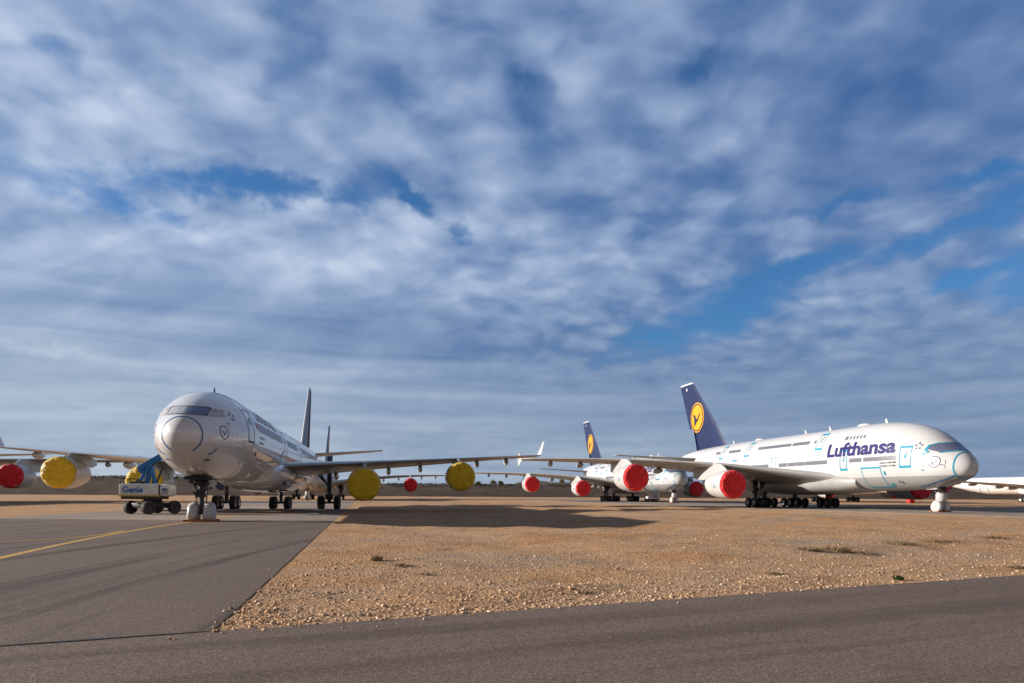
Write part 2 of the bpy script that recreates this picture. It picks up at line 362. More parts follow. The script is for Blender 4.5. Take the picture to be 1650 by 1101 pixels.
t.l.new(c3, b.inputs['Base Color']); b.inputs['Roughness'].default_value = 0.95; b.inputs['Specular IOR Level'].default_value = 0.15
hh = t.math('ADD', t.math('MULTIPLY', vd, -1.0), t.math('MULTIPLY', vd2, -0.6)); hh = t.math('ADD', hh, t.math('MULTIPLY', n2, 1.6))
hh = t.math('ADD', hh, t.math('MULTIPLY', n3, 0.8))
t.l.new(t.bump(hh, 1.0, 0.05), b.inputs['Normal'])
me.materials.append(m)
go = bpy.data.objects.new('gravel_ground', me); COL.objects.link(go); tag(go, kind='structure')

def asphalt(name, col, streak=0.5, ang=100):
    m, t, b, oc = material(name)
    n1 = t.noise(oc, 0.12, 5, 0.6); f = t.noise(oc, 80.0, 2, 0.7); v = t.voro(oc, 60.0, out='Color'); f2 = t.noise(oc, 9.0, 4, 0.65)
    c = t.ramp(n1, [(0.3, tuple(x*0.86 for x in col)), (0.7, tuple(x*1.12 for x in col))])
    ca, sa = math.cos(R(ang)), math.sin(R(ang))
    sp = t.vmath('MULTIPLY', oc, (1, 1, 1)); x, y, _ = t.sep(oc)
    u = t.math('ADD', t.math('MULTIPLY', x, ca), t.math('MULTIPLY', y, sa)); q = t.math('SUBTRACT', t.math('MULTIPLY', y, ca), t.math('MULTIPLY', x, sa))
    q = t.math('ADD', q, t.math('MULTIPLY', t.math('MULTIPLY', y, y), 0.0035))
    st = t.noise(t.comb(t.math('MULTIPLY', u, 0.035), t.math('MULTIPLY', q, 1.05), 0), 1.0, 5, 0.62, 0.25)
    c = t.mix(t.math('MULTIPLY', t.smooth(st, 0.49, 0.64), streak), c, tuple(x*0.50 for x in col))
    c = t.mix(1.0, c, t.ramp(t.math('ADD', t.math('MULTIPLY', f, 0.6), t.math('MULTIPLY', t.sep(v)[0], 0.4)), [(0.25, (0.48, 0.48, 0.49)), (0.55, (1, 1, 1)), (0.78, (2.1, 2.0, 1.9))]), 'MULTIPLY')
    stn = t.noise(t.vmath('ADD', oc, (31, 7, 0)), 0.33, 5, 0.7, 1.0)
    c = t.mix(t.math('MULTIPLY', t.smooth(stn, 0.62, 0.75), 0.45), c, tuple(x*0.45 for x in col))
    c = t.mix(t.math('MULTIPLY', t.smooth(stn, 0.38, 0.26), 0.30), c, tuple(min(1, x*1.6) for x in col))
    c = t.mix(1.0, c, t.ramp(f2, [(0.3, (0.92, 0.92, 0.92)), (0.7, (1.07, 1.07, 1.07))]), 'MULTIPLY')
    t.l.new(c, b.inputs['Base Color']); b.inputs['Roughness'].default_value = 0.88; b.inputs['Specular IOR Level'].default_value = 0.25
    t.l.new(t.bump(t.math('ADD', f, t.math('MULTIPLY', t.sep(v)[0], 0.6)), 0.45, 0.010), b.inputs['Normal'])
    return m
def jag(pts, amp, step):
    out = []
    for (a, b_) in zip(pts[:-1], pts[1:]):
        a, b_ = np.array(a, float), np.array(b_, float); L = np.linalg.norm(b_-a); k = max(1, int(L/step)); nrm = np.array([-(b_-a)[1], (b_-a)[0]])/L
        for i in range(k):
            p = a+(b_-a)*i/k; out.append(tuple(p+nrm*(random.uniform(-amp, amp)+0.5*amp*math.sin(i*step*1.7)) if 0 < i else p))
    out.append(tuple(pts[-1])); return out
def slab(name, pts, z, mat, depth=0.30):
    bm = bmesh.new(); vs = [bm.verts.new((p[0], p[1], z)) for p in pts]
    lo = [bm.verts.new((p[0], p[1], z-depth)) for p in pts]
    fc = bm.faces.new(vs); k = len(pts)
    for i in range(k): bm.faces.new((vs[i], vs[(i+1) % k], lo[(i+1) % k], lo[i]))
    bmesh.ops.recalc_face_normals(bm, faces=bm.faces[:])
    bmesh.ops.triangulate(bm, faces=bm.faces[:])
    mm = bpy.data.meshes.new(name); bm.to_mesh(mm); bm.free(); mm.materials.append(mat)
    o = bpy.data.objects.new(name, mm); COL.objects.link(o); return tag(o, kind='structure')
AS1 = asphalt('taxiway_asphalt', (0.205, 0.152, 0.122), 0.60, 23.7)
AS2 = asphalt('apron_asphalt', (0.190, 0.142, 0.115), 0.95)
CONC = asphalt('stand_concrete', (0.36, 0.295, 0.245), 0.6)
corner = (-3.86, 8.84)
def along(p, k): return (p[0]+k*(11.8+3.86)/17.1, p[1]+k*(15.7-8.84)/17.1)
slab('taxiway', jag([along(corner, 0), along(corner, 40)], 0.009, 0.16) + [along(corner, 600), (600, -300), (-600, -300), along(corner, -600)], 0.0, AS1)
# apron on the left, ending where the concrete stand begins
lx = lambda y: lineX(y)
slab('apron', [along(corner, -600)] + [along(corner, -0.012)] + jag([(corner[0]-0.012, corner[1]+0.006), (lx(44), 44)], 0.010, 0.2) + [(-34.3, 44.3), (-33.0, 30), (-300, 15), (-600, 0)], 0.004, AS2)
slab('concrete_stand', jag([(lx(44.02), 44.02), (lx(150), 150)], 0.05, 1.0) + [(-60, 150), (-37.6, 66), (-34.3, 44.32)], -0.002, CONC)
slab('parking_strip', jag([(60, 30), (46, 60), (38.5, 76), (26, 112), (14, 160), (-2, 240)], 0.12, 1.5) + [(40, 240), (70, 120), (90, 60), (110, 30)], -0.001, CONC)
slab('service_road', [(-11.5, 112), (25, 112), (25, 116), (-14, 117)], -0.003, CONC)
# yellow lead-in lines and the dark sealed joint
def ribbon(name, pts, wd, z, mat, kind='structure'):
    P_ = [np.array(p, float) for p in pts]; L_, R_ = [], []
    for i, p in enumerate(P_):
        tn = P_[min(i+1, len(P_)-1)]-P_[max(i-1, 0)]; tn /= np.linalg.norm(tn); nn = np.array([-tn[1], tn[0]])
        ww = wd if not hasattr(wd, '__len__') else wd[i]
        L_.append((*(p+nn*ww/2), z)); R_.append((*(p-nn*ww/2), z))
    mb = MB(); k = len(P_); mb.add(L_+R_, [(i, i+1, k+i+1, k+i) for i in range(k-1)])
    return tag(mb.build(name, mat, smooth=False), kind=kind)
m, t, b, oc = material('yellow_line_paint')
n = t.noise(oc, 6.0, 6, 0.7)
t.l.new(t.mix(t.smooth(n, 0.56, 0.72), (0.66, 0.36, 0.06), (0.20, 0.15, 0.10)), b.inputs['Base Color']); b.inputs['Roughness'].default_value = 0.8
YL = m
def bez(p0, p1, p2, n=24):
    return [((1-u)**2*p0[0]+2*u*(1-u)*p1[0]+u*u*p2[0], (1-u)**2*p0[1]+2*u*(1-u)*p1[1]+u*u*p2[1]) for u in np.linspace(0, 1, n)]
ribbon('yellow_line', bez((-12.9, 16.0), (-16.6, 26.0), (-19.0, 38.5)) + [(-19.4, 41), (-26, 75), (-34, 115)], 0.24, 0.0085, YL)
ribbon('yellow_line', bez((-21.0, 22.5), (-15.2, 23.5), (-17.9, 31.5)), 0.18, 0.0125, YL)
SEAL = simple('joint_sealant', (0.035, 0.032, 0.03), 0.7, 0, 0.3, 4.0)
ribbon('pavement_joint', [along(corner, k+0.0) for k in np.linspace(-40, -0.1, 60)], [0.05+0.03*math.sin(i*1.9) for i in range(60)], 0.0095, SEAL)
ribbon('pavement_joint', [(lx(43.9)+k*(-34.3-lx(43.9)), 43.9+k*0.4) for k in np.linspace(0, 1, 12)], 0.10, 0.0105, SEAL)
for k in (52, 60, 68): ribbon('pavement_joint', [(lx(k), k), (-36, k+0.6)], 0.07, 0.0025, SEAL)

# loose stones over the near gravel
def stones(name, n, smin, smax, sampler, seed):
    g = np.random.default_rng(seed); pts = sampler(g, n); k = len(pts)
    oct_v = np.array([(1, 0, 0), (0, 1, 0), (-1, 0, 0), (0, -1, 0), (0, 0, 1), (0, 0, -1)], float)
    oct_f = np.array([(0, 1, 4), (1, 2, 4), (2, 3, 4), (3, 0, 4), (1, 0, 5), (2, 1, 5), (3, 2, 5), (0, 3, 5)])
    s_ = smin*(smax/smin)**(g.random(k)**(2.0+2.5*np.clip((pts[:, 1]-11)/9, 0, 1)))
    V = oct_v[None]*(0.6+0.7*g.random((k, 6, 1)))+g.normal(0, 0.18, (k, 6, 3))
    V = V*s_[:, None, None]*np.stack([np.ones(k), 0.6+0.4*g.random(k), 0.45+0.35*g.random(k)], -1)[:, None, :]
    a = g.random(k)*6.283; ca, sa = np.cos(a)[:, None], np.sin(a)[:, None]
    X = V[..., 0]*ca-V[..., 1]*sa; Y = V[..., 0]*sa+V[..., 1]*ca
    pe = np.minimum((pts[:, 1]-lineY(pts[:, 0]))*0.92, (pts[:, 0]-lineX(pts[:, 1]))*0.98)
    z0 = np.where(pe < 0.0, 0.003, ground_h(pts[:, 0], pts[:, 1]))+s_*0.18
    V = np.stack([X+pts[:, 0, None], Y+pts[:, 1, None], V[..., 2]+z0[:, None]], -1).reshape(-1, 3)
    F = (oct_f[None]+6*np.arange(k)[:, None, None]).reshape(-1, 3)
    mm = bpy.data.meshes.new(name); mm.vertices.add(len(V)); mm.vertices.foreach_set('co', V.ravel())
    mm.loops.add(F.size); mm.loops.foreach_set('vertex_index', F.ravel()); mm.polygons.add(len(F))
    mm.polygons.foreach_set('loop_start', np.arange(0, F.size, 3)); mm.update(calc_edges=True)
    o = bpy.data.objects.new(name, mm); COL.objects.link(o); return o
def near_gravel(g, n):
    y = 8.3+34*g.random(n)**1.75; x = lineX(y)-0.6+(26.4+0.8*y)*g.random(n)
    e = np.minimum((y-lineY(x))*0.92, (x-lineX(y))*0.98)
    spill = (e < -0.01) & (e > -0.5) & (g.random(n) < 0.10*np.exp(e/0.16)+0.004)
    keep = spill | (e > 0.01) & (g.random(n) < np.clip(0.35+0.9*np.exp(-e/1.6), 0, 1))
    cl = 0.5+0.3*np.sin(x*0.9+np.sin(y*0.8)*2)*np.sin(y*0.7+x*0.25)+0.2*np.sin(2.7*x+np.sin(2.1*y))*np.sin(2.9*y-0.6*x)
    keep &= spill | (g.random(n) < 0.12+0.88*cl**1.5)
    return np.stack([x, y], -1)[keep]
m, t, b, oc = material('loose_stone')
rnd = t.noise(oc, 4.5, 2, 0.6); gi = t.new('ShaderNodeNewGeometry').outputs['Random Per Island']
t.l.new(t.ramp(gi, [(0.0, (0.34, 0.215, 0.13)), (0.4, (0.52, 0.35, 0.22)), (0.75, (0.61, 0.44, 0.30)), (1.0, (0.68, 0.53, 0.40))]), b.inputs['Base Color'])
b.inputs['Roughness'].default_value = 0.9; b.inputs['Specular IOR Level'].default_value = 0.2
st = stones('loose_stones', 230000, 0.009, 0.050, near_gravel, 3); st.data.materials.append(m)
tag(st, 'loose pale limestone chips scattered over the tan gravel', 'gravel', kind='stuff')

# ------------------------------------------------------------------ fuselage shape
def pchip(xs, ys):
    xs, ys = np.array(xs, float), np.array(ys, float); h = np.diff(xs); dl = np.diff(ys)/h; n = len(xs); dd = np.zeros(n)
    for i in range(1, n-1):
        if dl[i-1]*dl[i] > 0:
            w1, w2 = 2*h[i]+h[i-1], h[i]+2*h[i-1]; dd[i] = (w1+w2)/(w1/dl[i-1]+w2/dl[i])
    dd[0], dd[-1] = dl[0], dl[-1]
    def f(x):
        x = np.clip(x, xs[0], xs[-1]); i = np.clip(np.searchsorted(xs, x)-1, 0, n-2); s_ = (x-xs[i])/h[i]
        return ((1+2*s_)*(1-s_)**2*ys[i]+s_*(1-s_)**2*h[i]*dd[i]+s_*s_*(3-2*s_)*ys[i+1]+s_*s_*(s_-1)*h[i]*dd[i+1])
    return f
class Fus:
    def __init__(s, prof, mid, e, L):
        s.t0 = prof[0][0]; T = [p[0] for p in prof]; T2 = [math.sqrt(p-s.t0) for p in T]      # in sqrt(t) so that the nose is round
        s.top = pchip(T2, [p[1] for p in prof]); s.bot = pchip(T2, [p[2] for p in prof]); s.wid = pchip(T2, [p[3] for p in prof]); s.mid = mid; s.e = e; s.L = L
    def dims(s, t):
        q = math.sqrt(max(t-s.t0, 0.0)); tp, bt, wd = float(s.top(q)), float(s.bot(q)), float(s.wid(q)); zc = bt+s.mid*(tp-bt)
        return tp, bt, wd, zc
    def ring(s, t, n=80, grow=0.0):
        tp, bt, wd, zc = s.dims(t); out = []
        for i in range(n):
            a = 2*math.pi*i/n; c, sn = math.cos(a), math.sin(a); p = 2.0/s.e
            y = (wd+grow)*math.copysign(abs(c)**p, c); hh = (tp-zc if sn > 0 else zc-bt)+grow
            out.append((t, y, zc+hh*math.copysign(abs(sn)**p, sn)))
        return out
    def F(s, t, y, z):
        tp, bt, wd, zc = s.dims(t); hh = max(1e-4, tp-zc if z > zc else zc-bt)
        return (abs(y)/max(wd, 1e-4))**s.e+(abs(z-zc)/hh)**s.e-1
    def push(s, t, y, z, off):
        h = 0.01; g = Vector((s.F(t+h, y, z)-s.F(max(t-h, s.t0), y, z), s.F(t, y+h, z)-s.F(t, y-h, z), s.F(t, y, z+h)-s.F(t, y, z-h)))
        if g.length < 1e-9: g = Vector((0, 1 if y > 0 else -1, 0))
        g.normalize(); return (t+g.x*off, y+g.y*off, z+g.z*off)
    def side(s, t, z, sgn, off):
        tp, bt, wd, zc = s.dims(t); hh = tp-zc if z > zc else zc-bt; k = min(0.985, abs(z-zc)/max(hh, 1e-4))
        y = sgn*wd*(1-k**s.e)**(1/s.e); z = zc+math.copysign(k*hh, z-zc)
        return s.push(t, y, z, off)
    def front(s, y, z, off):
        lo, hi = s.t0, 14.0
        for _ in range(40):
            mdl = (lo+hi)/2
            if s.F(mdl, y, z) < 0: hi = mdl
            else: lo = mdl
        return s.push(hi, y, z, off)
def bisect_all(bm, axis, step):
    vals = [v.co[axis] for v in bm.verts]; lo, hi = min(vals), max(vals); k = math.floor(lo/step)+1
    while k*step < hi:
        co = [0, 0, 0]; no = [0, 0, 0]; co[axis] = k*step; no[axis] = 1
        bmesh.ops.bisect_plane(bm, geom=bm.verts[:]+bm.edges[:]+bm.faces[:], plane_co=co, plane_no=no, dist=1e-5); k += 1
def flat_bm(polys=None, mesh=None):
    bm = bmesh.new()
    if mesh is not None: bm.from_mesh(mesh)
    for p in polys or []:
        bm.faces.new([bm.verts.new((q[0], q[1], 0)) for q in p])
    return bm
def decal(F, name, mat, parent, fn, polys=None, bm=None, su=0.5, sv_=0.2):
    """lay flat shapes (u, v) on a curved skin; fn(u, v) gives the point on it"""
    bm = bm or flat_bm(polys); bmesh.ops.triangulate(bm, faces=bm.faces[:])
    bisect_all(bm, 0, su); bisect_all(bm, 1, sv_)
    for v in bm.verts: v.co = fn(v.co.x, v.co.y)
    mm = bpy.data.meshes.new(name); bm.to_mesh(mm); bm.free(); mm.materials.append(mat)
    mm.polygons.foreach_set('use_smooth', [True]*len(mm.polygons))
    o = bpy.data.objects.new(name, mm); COL.objects.link(o); o.parent = parent; return o
def rect(a, b_, c, d_): return [(a, c), (b_, c), (b_, d_), (a, d_)]
def frame(a, b_, c, d_, wd): return [rect(a, b_, d_-wd, d_), rect(a, b_, c, c+wd), rect(a, a+wd, c+wd, d_-wd), rect(b_-wd, b_, c+wd, d_-wd)]
def stroke(pts, wd):
    out = []
    for (a, b_) in zip(pts[:-1], pts[1:]):
        a, b_ = np.array(a, float), np.array(b_, float); n_ = np.array([-(b_-a)[1], (b_-a)[0]]); n_ = n_/np.linalg.norm(n_)*wd/2
        out.append([tuple(a+n_), tuple(b_+n_), tuple(b_-n_), tuple(a-n_)])
    return out
def circ(cx, cy, r, n=40): return [(cx+r*math.cos(2*math.pi*i/n), cy+r*math.sin(2*math.pi*i/n)) for i in range(n)]
def ringp(cx, cy, r, wd, n=40):
    o, i_ = circ(cx, cy, r, n), circ(cx, cy, r-wd, n)
    return [[o[k], o[(k+1) % n], i_[(k+1) % n], i_[k]] for k in range(n)]
def text_bm(txt, u0, u1, v0, v1, bold=0.0, shear=0.0):
    cu = bpy.data.curves.new('lettering', 'FONT'); cu.body = txt; cu.offset = bold; cu.resolution_u = 4; cu.shear = shear
    ob = bpy.data.objects.new('lettering', cu); COL.objects.link(ob)
    dg = bpy.context.evaluated_depsgraph_get(); mm = bpy.data.meshes.new_from_object(ob.evaluated_get(dg))
    bpy.data.objects.remove(ob); bpy.data.curves.remove(cu)
    bm = flat_bm(mesh=mm); bpy.data.meshes.remove(mm)
    xs = [v.co.x for v in bm.verts]; ys = [v.co.y for v in bm.verts]; x0, x1, y0, y1 = min(xs), max(xs), min(ys), max(ys)
    for v in bm.verts: v.co = Vector((u0+(v.co.x-x0)/(x1-x0)*(u1-u0), v0+(v.co.y-y0)/(y1-y0)*(v1-v0), 0))
    return bm
CRANE = [[(-0.66, 0.34), (-0.30, 0.18), (-0.50, 0.16), (-0.22, 0.06), (-0.40, 0.0), (-0.12, -0.06), (-0.02, -0.16), (0.10, -0.10), (0.36, 0.16), (0.62, 0.34), (0.70, 0.33), (0.42, 0.06), (0.20, -0.22),
          (0.02, -0.34), (-0.30, -0.62), (-0.46, -0.70), (-0.20, -0.42), (-0.06, -0.30), (-0.20, -0.20), (-0.44, -0.06), (-0.60, 0.14)]]
def crane(cx, cy, r, flip=1): return [[(cx+flip*x*r, cy+y*r) for x, y in p] for p in CRANE]
def stars(cx, cy, r, flip=1):
    out = []
    for k in range(5):
        a = math.pi/2+k*2*math.pi/5
        for q in (0.0,):
            p = lambda rr, da: (cx+rr*math.cos(a+da)*flip, cy+rr*math.sin(a+da))
            out.append([p(r, 0), p(r*0.55, 0.42), p(r*0.42, 0), p(r*0.55, -0.42)])
    return out

# ------------------------------------------------------------------ wings, fins, engines, gear
def airfoil(n=14):
    up, lo = [], []
    for i in range(n+1):
        x = 0.5*(1-math.cos(math.pi*i/n)); yt = 5*(0.2969*math.sqrt(x)-0.1260*x-0.3516*x*x+0.2843*x**3-0.1020*x**4)
        up.append((x, yt*0.62)); lo.append((x, -yt*0.42))
    return up[::-1]+lo[1:-1]
AF = airfoil()
AFS = [(x, (y/0.62 if y > 0 else y/0.42)*0.5) for x, y in AF]
def lerp_secs(keys, n):
    keys = np.array(keys, float); fs = [pchip(keys[:, 0], keys[:, k]) for k in range(1, keys.shape[1])]
    lin = [lambda v, k=k: np.interp(v, keys[:, 0], keys[:, k]) for k in range(1, keys.shape[1])]
    return [(v, *[float(l(v)) for l in (lin[0], lin[1])], float(fs[2](v)), *[float(l(v)) for l in lin[3:]]) for v in np.linspace(keys[0, 0], keys[-1, 0], n)]
def wing_mesh(keys, sgn, n=26, grow=0.0, upto=1.0, frm=0.0):
    secs = []
    for (y, le, te, z, tc) in lerp_secs(keys, n):
        c = te-le; af = [(x, yy) for x, yy in AF if x <= upto+1e-6 and x >= frm-1e-6]
        secs.append([(le+x*c-grow*(1 if x < 0.02 else 0), sgn*y, z+yy*tc*c+math.copysign(grow, yy)*(1 if yy else 0)-0.035*c*x) for x, yy in af])
    mb = MB(); mb.loft(secs, True, True, closed=upto > 0.99); return mb
def wing_z(keys, y, t):
    k = np.array(keys); le = np.interp(y, k[:, 0], k[:, 1]); te = np.interp(y, k[:, 0], k[:, 2]); z = np.interp(y, k[:, 0], k[:, 3]); return z-0.035*(t-le)
def fin_mesh(keys, n=10):
    secs = []
    for i in range(n):
        z = keys[0][0]+(keys[-1][0]-keys[0][0])*i/(n-1); k = np.array(keys); le, te, tc = (np.interp(z, k[:, 0], k[:, j]) for j in (1, 2, 3)); c = te-le
        secs.append([(le+x*c, yy*tc*c, z) for x, yy in AFS])
    return MB().loft(secs)
def fin_y(keys, t, z):
    k = np.array(keys); le, te, tc = (np.interp(z, k[:, 0], k[:, j]) for j in (1, 2, 3)); x = min(0.98, max(0.02, (t-le)/(te-le)))
    return 0.5*5*(0.2969*math.sqrt(x)-0.1260*x-0.3516*x*x+0.2843*x**3-0.1020*x**4)*tc*(te-le)
def pod(mb, c, L, rw, rh, n=16, mi=0, droop=0.0):
    secs = []
    for i in range(15):
        u = i/14; rr = (math.sin(math.pi*min(1, u*1.0))**0.62)*(1 if u < .4 else 1-0.35*(u-.4)); rr = max(rr, 0.02)
        secs.append([(c[0]+(u-0.45)*L, c[1]+rw*rr*math.cos(2*math.pi*k/n), c[2]+rh*rr*math.sin(2*math.pi*k/n)-droop*u) for k in range(n)])
    return mb.loft(secs, mi=mi)
def engine(plane, t0, y, zc, rl, rmax, L, cover_mat, pyl, mats, bands=(), fat=1.0, seed=1):
    nac = [(0.55, rl*0.90), (0.25, rl*0.90), (0.06, rl*0.95), (0.0, rl), (0.05, rl*1.045), (0.25, rl+(rmax-rl)*0.45), (0.8, rl+(rmax-rl)*0.85), (1.5, rmax), (L*0.45, rmax*0.995), (L*0.65, rmax*0.95), (L*0.85, rmax*0.86), (L, rmax*0.74), (L-0.03, rmax*0.70), (L-0.5, rmax*0.70)]
    e = MB().lathe(nac, (t0, y, zc), n=48).build('engine', mats[0], plane, angle=40)
    core = MB().lathe([(L-0.6, rmax*0.56), (L, rmax*0.53), (L+0.9, rmax*0.44), (L+1.3, rmax*0.36), (L+1.25, rmax*0.32), (L+1.3, rmax*0.26), (L+2.2, 0.06)], (t0, y, zc), n=32, cap1=True)
    core.lathe([(L-0.45, rmax*0.70), (L-0.45, rmax*0.5)], (t0, y, zc), n=32)
    core.build('exhaust_cone', mats[1], e)
    # fabric intake cover, pulled over the lip and wrinkled
    g = np.random.default_rng(seed); ph = g.random(8)*6.28; prof = [(-0.19, 0.04), (-0.185, rl*0.25), (-0.165, rl*0.5), (-0.14, rl*0.72), (-0.115, rl*0.88), (-0.085, rl*0.96), (-0.03, rl*1.015), (0.06, rl*1.05), (0.22, rl*1.05+0.02+(rmax-rl)*0.33), (0.34, rl*1.05+0.015+(rmax-rl)*0.46)]
    secs = []
    for k, (tt, rr) in enumerate(prof):
        ring = []
        for i in range(72):
            a = 2*math.pi*i/72; f = rr/rl
            wr = 0.034*f*(math.sin(7*a+ph[0]+2*f)+0.7*math.sin(13*a+ph[1]-3*f)+0.5*math.sin(23*a+ph[2]))+0.03*math.sin(3*rr*math.cos(a)+ph[3])*math.sin(2.6*rr*math.sin(a)+ph[4])
            q = noise.noise(Vector((rr*math.cos(a)*1.4, rr*math.sin(a)*1.4, seed*3.1)))*0.05
            if k >= 7: dr, dt = abs(wr)*0.6, 0.05*math.sin(5*a+ph[5])*(k == 9)
            else: dr, dt = 0, wr+q
            ring.append((t0+tt+dt, y+(rr+dr)*math.cos(a), zc+(rr+dr)*math.sin(a)))
        secs.append(ring)
    MB().loft(secs, True, False).build('engine_cover', cover_mat, e, angle=70)
    MB().lathe([(0.27, rl*1.05+0.065+(rmax-rl)*0.42), (0.31, rl*1.05+0.075+(rmax-rl)*0.45)], (t0, y, zc), n=48).build('cover_strap', M['door_line'], e)
    for bt, wd in bands:
        rr = float(np.interp(bt, [p[0] for p in nac[3:12]], [p[1] for p in nac[3:12]]))+0.012; r2 = float(np.interp(bt+wd, [p[0] for p in nac[3:12]], [p[1] for p in nac[3:12]]))+0.012
        MB().lathe([(bt, rr), (bt+wd, r2)], (t0, y, zc), n=48).build('cowl_tape', M['door_line'], e)
    # pylon: side outline with thickness
    secs = []
    for (tt, zl, zh) in pyl:
        hw = 0.34*fat*min(1.0, 0.12+1.2*math.sin(math.pi*min(max((tt-pyl[0][0])/(pyl[-1][0]-pyl[0][0]), 0.03), 0.97)))
        secs.append([(tt, y-hw, zl), (tt, y+hw, zl), (tt, y+hw, (zl+zh)/2), (tt, y+hw*0.7, zh), (tt, y-hw*0.7, zh), (tt, y-hw, (zl+zh)/2)])
    MB().loft(secs).build('pylon', mats[2], e, angle=50)
    return e
def wheel(parent, x, y, z, r, wd, name='wheel', mats=None, hub=True):
    mb = MB(); h = wd/2
    mb.lathe([(-h*0.8, r*0.55), (-h*0.92, r*0.72), (-h, r*0.86), (-h*0.8, r*0.965), (-h*0.4, r), (h*0.4, r), (h*0.8, r*0.965), (h, r*0.86), (h*0.92, r*0.72), (h*0.8, r*0.55)], (x, y, z), 'Y', 28)
    for s_ in (-1, 1): mb.lathe([(s_*h*0.8, r*0.55), (s_*h*0.55, r*0.48), (s_*h*0.5, r*0.2), (s_*h*0.72, r*0.16), (s_*h*0.72, 0.02)], (x, y, z), 'Y', 28, mi=1, cap1=True)
    return mb.build(name, mats or [M['rubber'], M['rim']], parent)
def bogie(plane, t, y, top, n_pair, r, spread, gap, wd, lean=0.0, mat='gear', door=None, name='main_landing_gear'):
    mb = MB(); beamz = r+0.02
    mb.tube((t, y, beamz), (t+lean, y, top), 0.21, 0.27, 16)
    mb.tube((t, y, beamz+0.1), (t+lean*0.5, y, (top+beamz)/2), 0.15, 0.15)
    L = spread*(n_pair-1)/2
    mb.tube((t-L-0.1, y, beamz), (t+L+0.1, y, beamz), 0.15, 0.15)
    mb.tube((t-0.1, y, top*0.55), (t-1.9, y*0.8, top+0.1), 0.10, 0.10); mb.tube((t, y, top*0.6), (t+0.3, y-math.copysign(1.8, y) if abs(y) > 1 else y, top+0.2), 0.11, 0.11)
    mb.path([(t-0.25, y, beamz+0.2), (t-0.75, y, beamz+0.75), (t-0.27, y, beamz+1.35)], 0.07)
    mb.path([(t+0.30, y+0.1, beamz+0.3), (t+0.4, y+0.14, top-0.2)], 0.035); mb.path([(t-0.2, y-0.2, beamz+0.3), (t-0.28, y-0.22, top)], 0.03)
    xs = [t-L+k*spread for k in range(n_pair)]
    for x in xs: mb.tube((x, y-gap/2-0.05, r), (x, y+gap/2+0.05, r), 0.11, 0.11)
    g = mb.build(name, M[mat], plane); bogie.last = g
    if door:
        dm = MB(); dm.box((t, y+door, (top+beamz)/2+0.65), (2.3, 0.06, top-beamz-0.9), Matrix.Rotation(R(8*(1 if door > 0 else -1)), 4, 'X'), bev=0.02); dm.build('gear_door', M['wing_pale'], g)
    first = None
    for x in xs:
        for s_ in (-1, 1):
            if first is None: first = wheel(g, x, y+s_*gap/2, r, r, wd); x0, y0 = x, y+s_*gap/2
            else:
                c = first.copy(); COL.objects.link(c); c.parent = g; c.location = (x-x0, y+s_*gap/2-y0, 0)
    return g
def wrinkled(mb, c, rx, ry, rz, seed, amp=0.09, n=26, mi=0):
    secs = []
    for i in range(15):
        ph = -math.pi/2+math.pi*i/14
        ring = []
        for k in range(n):
            a = 2*math.pi*k/n; dv = Vector((math.copysign(abs(math.cos(ph))**0.55, 1)*math.cos(a), math.copysign(abs(math.cos(ph))**0.55, 1)*math.sin(a), math.copysign(abs(math.sin(ph))**0.7, math.sin(ph))))
            q = 1+amp*noise.noise(dv*2.6+Vector((seed*5.1, 0, 0)))*2+amp*0.5*noise.noise(dv*7+Vector((seed, 3, 0)))
            ring.append((c[0]+rx*dv.x*q, c[1]+ry*dv.y*q, max(0.02, c[2]+rz*dv.z*q)))
        secs.append(ring)
    return mb.loft(secs, mi=mi)
def wheel_wrap(mb, c, r, wd, seed):
    secs = []
    for k, (u, q) in enumerate(((-1.0, 0.02), (-1.05, 0.45), (-0.98, 0.80), (-0.72, 1.0), (-0.3, 1.07), (0.0, 1.08), (0.3, 1.07), (0.72, 1.0), (0.98, 0.80), (1.05, 0.45), (1.0, 0.02))):
        ring = []
        for i in range(36):
            a = 2*math.pi*i/36; n_ = noise.noise(Vector((math.cos(a)*2.2, math.sin(a)*2.2, u*1.3+seed*4.7)))+0.5*noise.noise(Vector((math.cos(a)*6, math.sin(a)*6, u*3+seed)))
            rr = r*q*(1+0.07*n_); w_ = wd*u*(1+0.22*n_); z = c[2]+rr*math.sin(a); flare = 1.0+0.12*max(0, -math.sin(a))
            ring.append((c[0]+rr*math.cos(a)*flare, c[1]+w_*flare, max(0.02, z)))
        secs.append(ring)
    return mb.loft(secs)
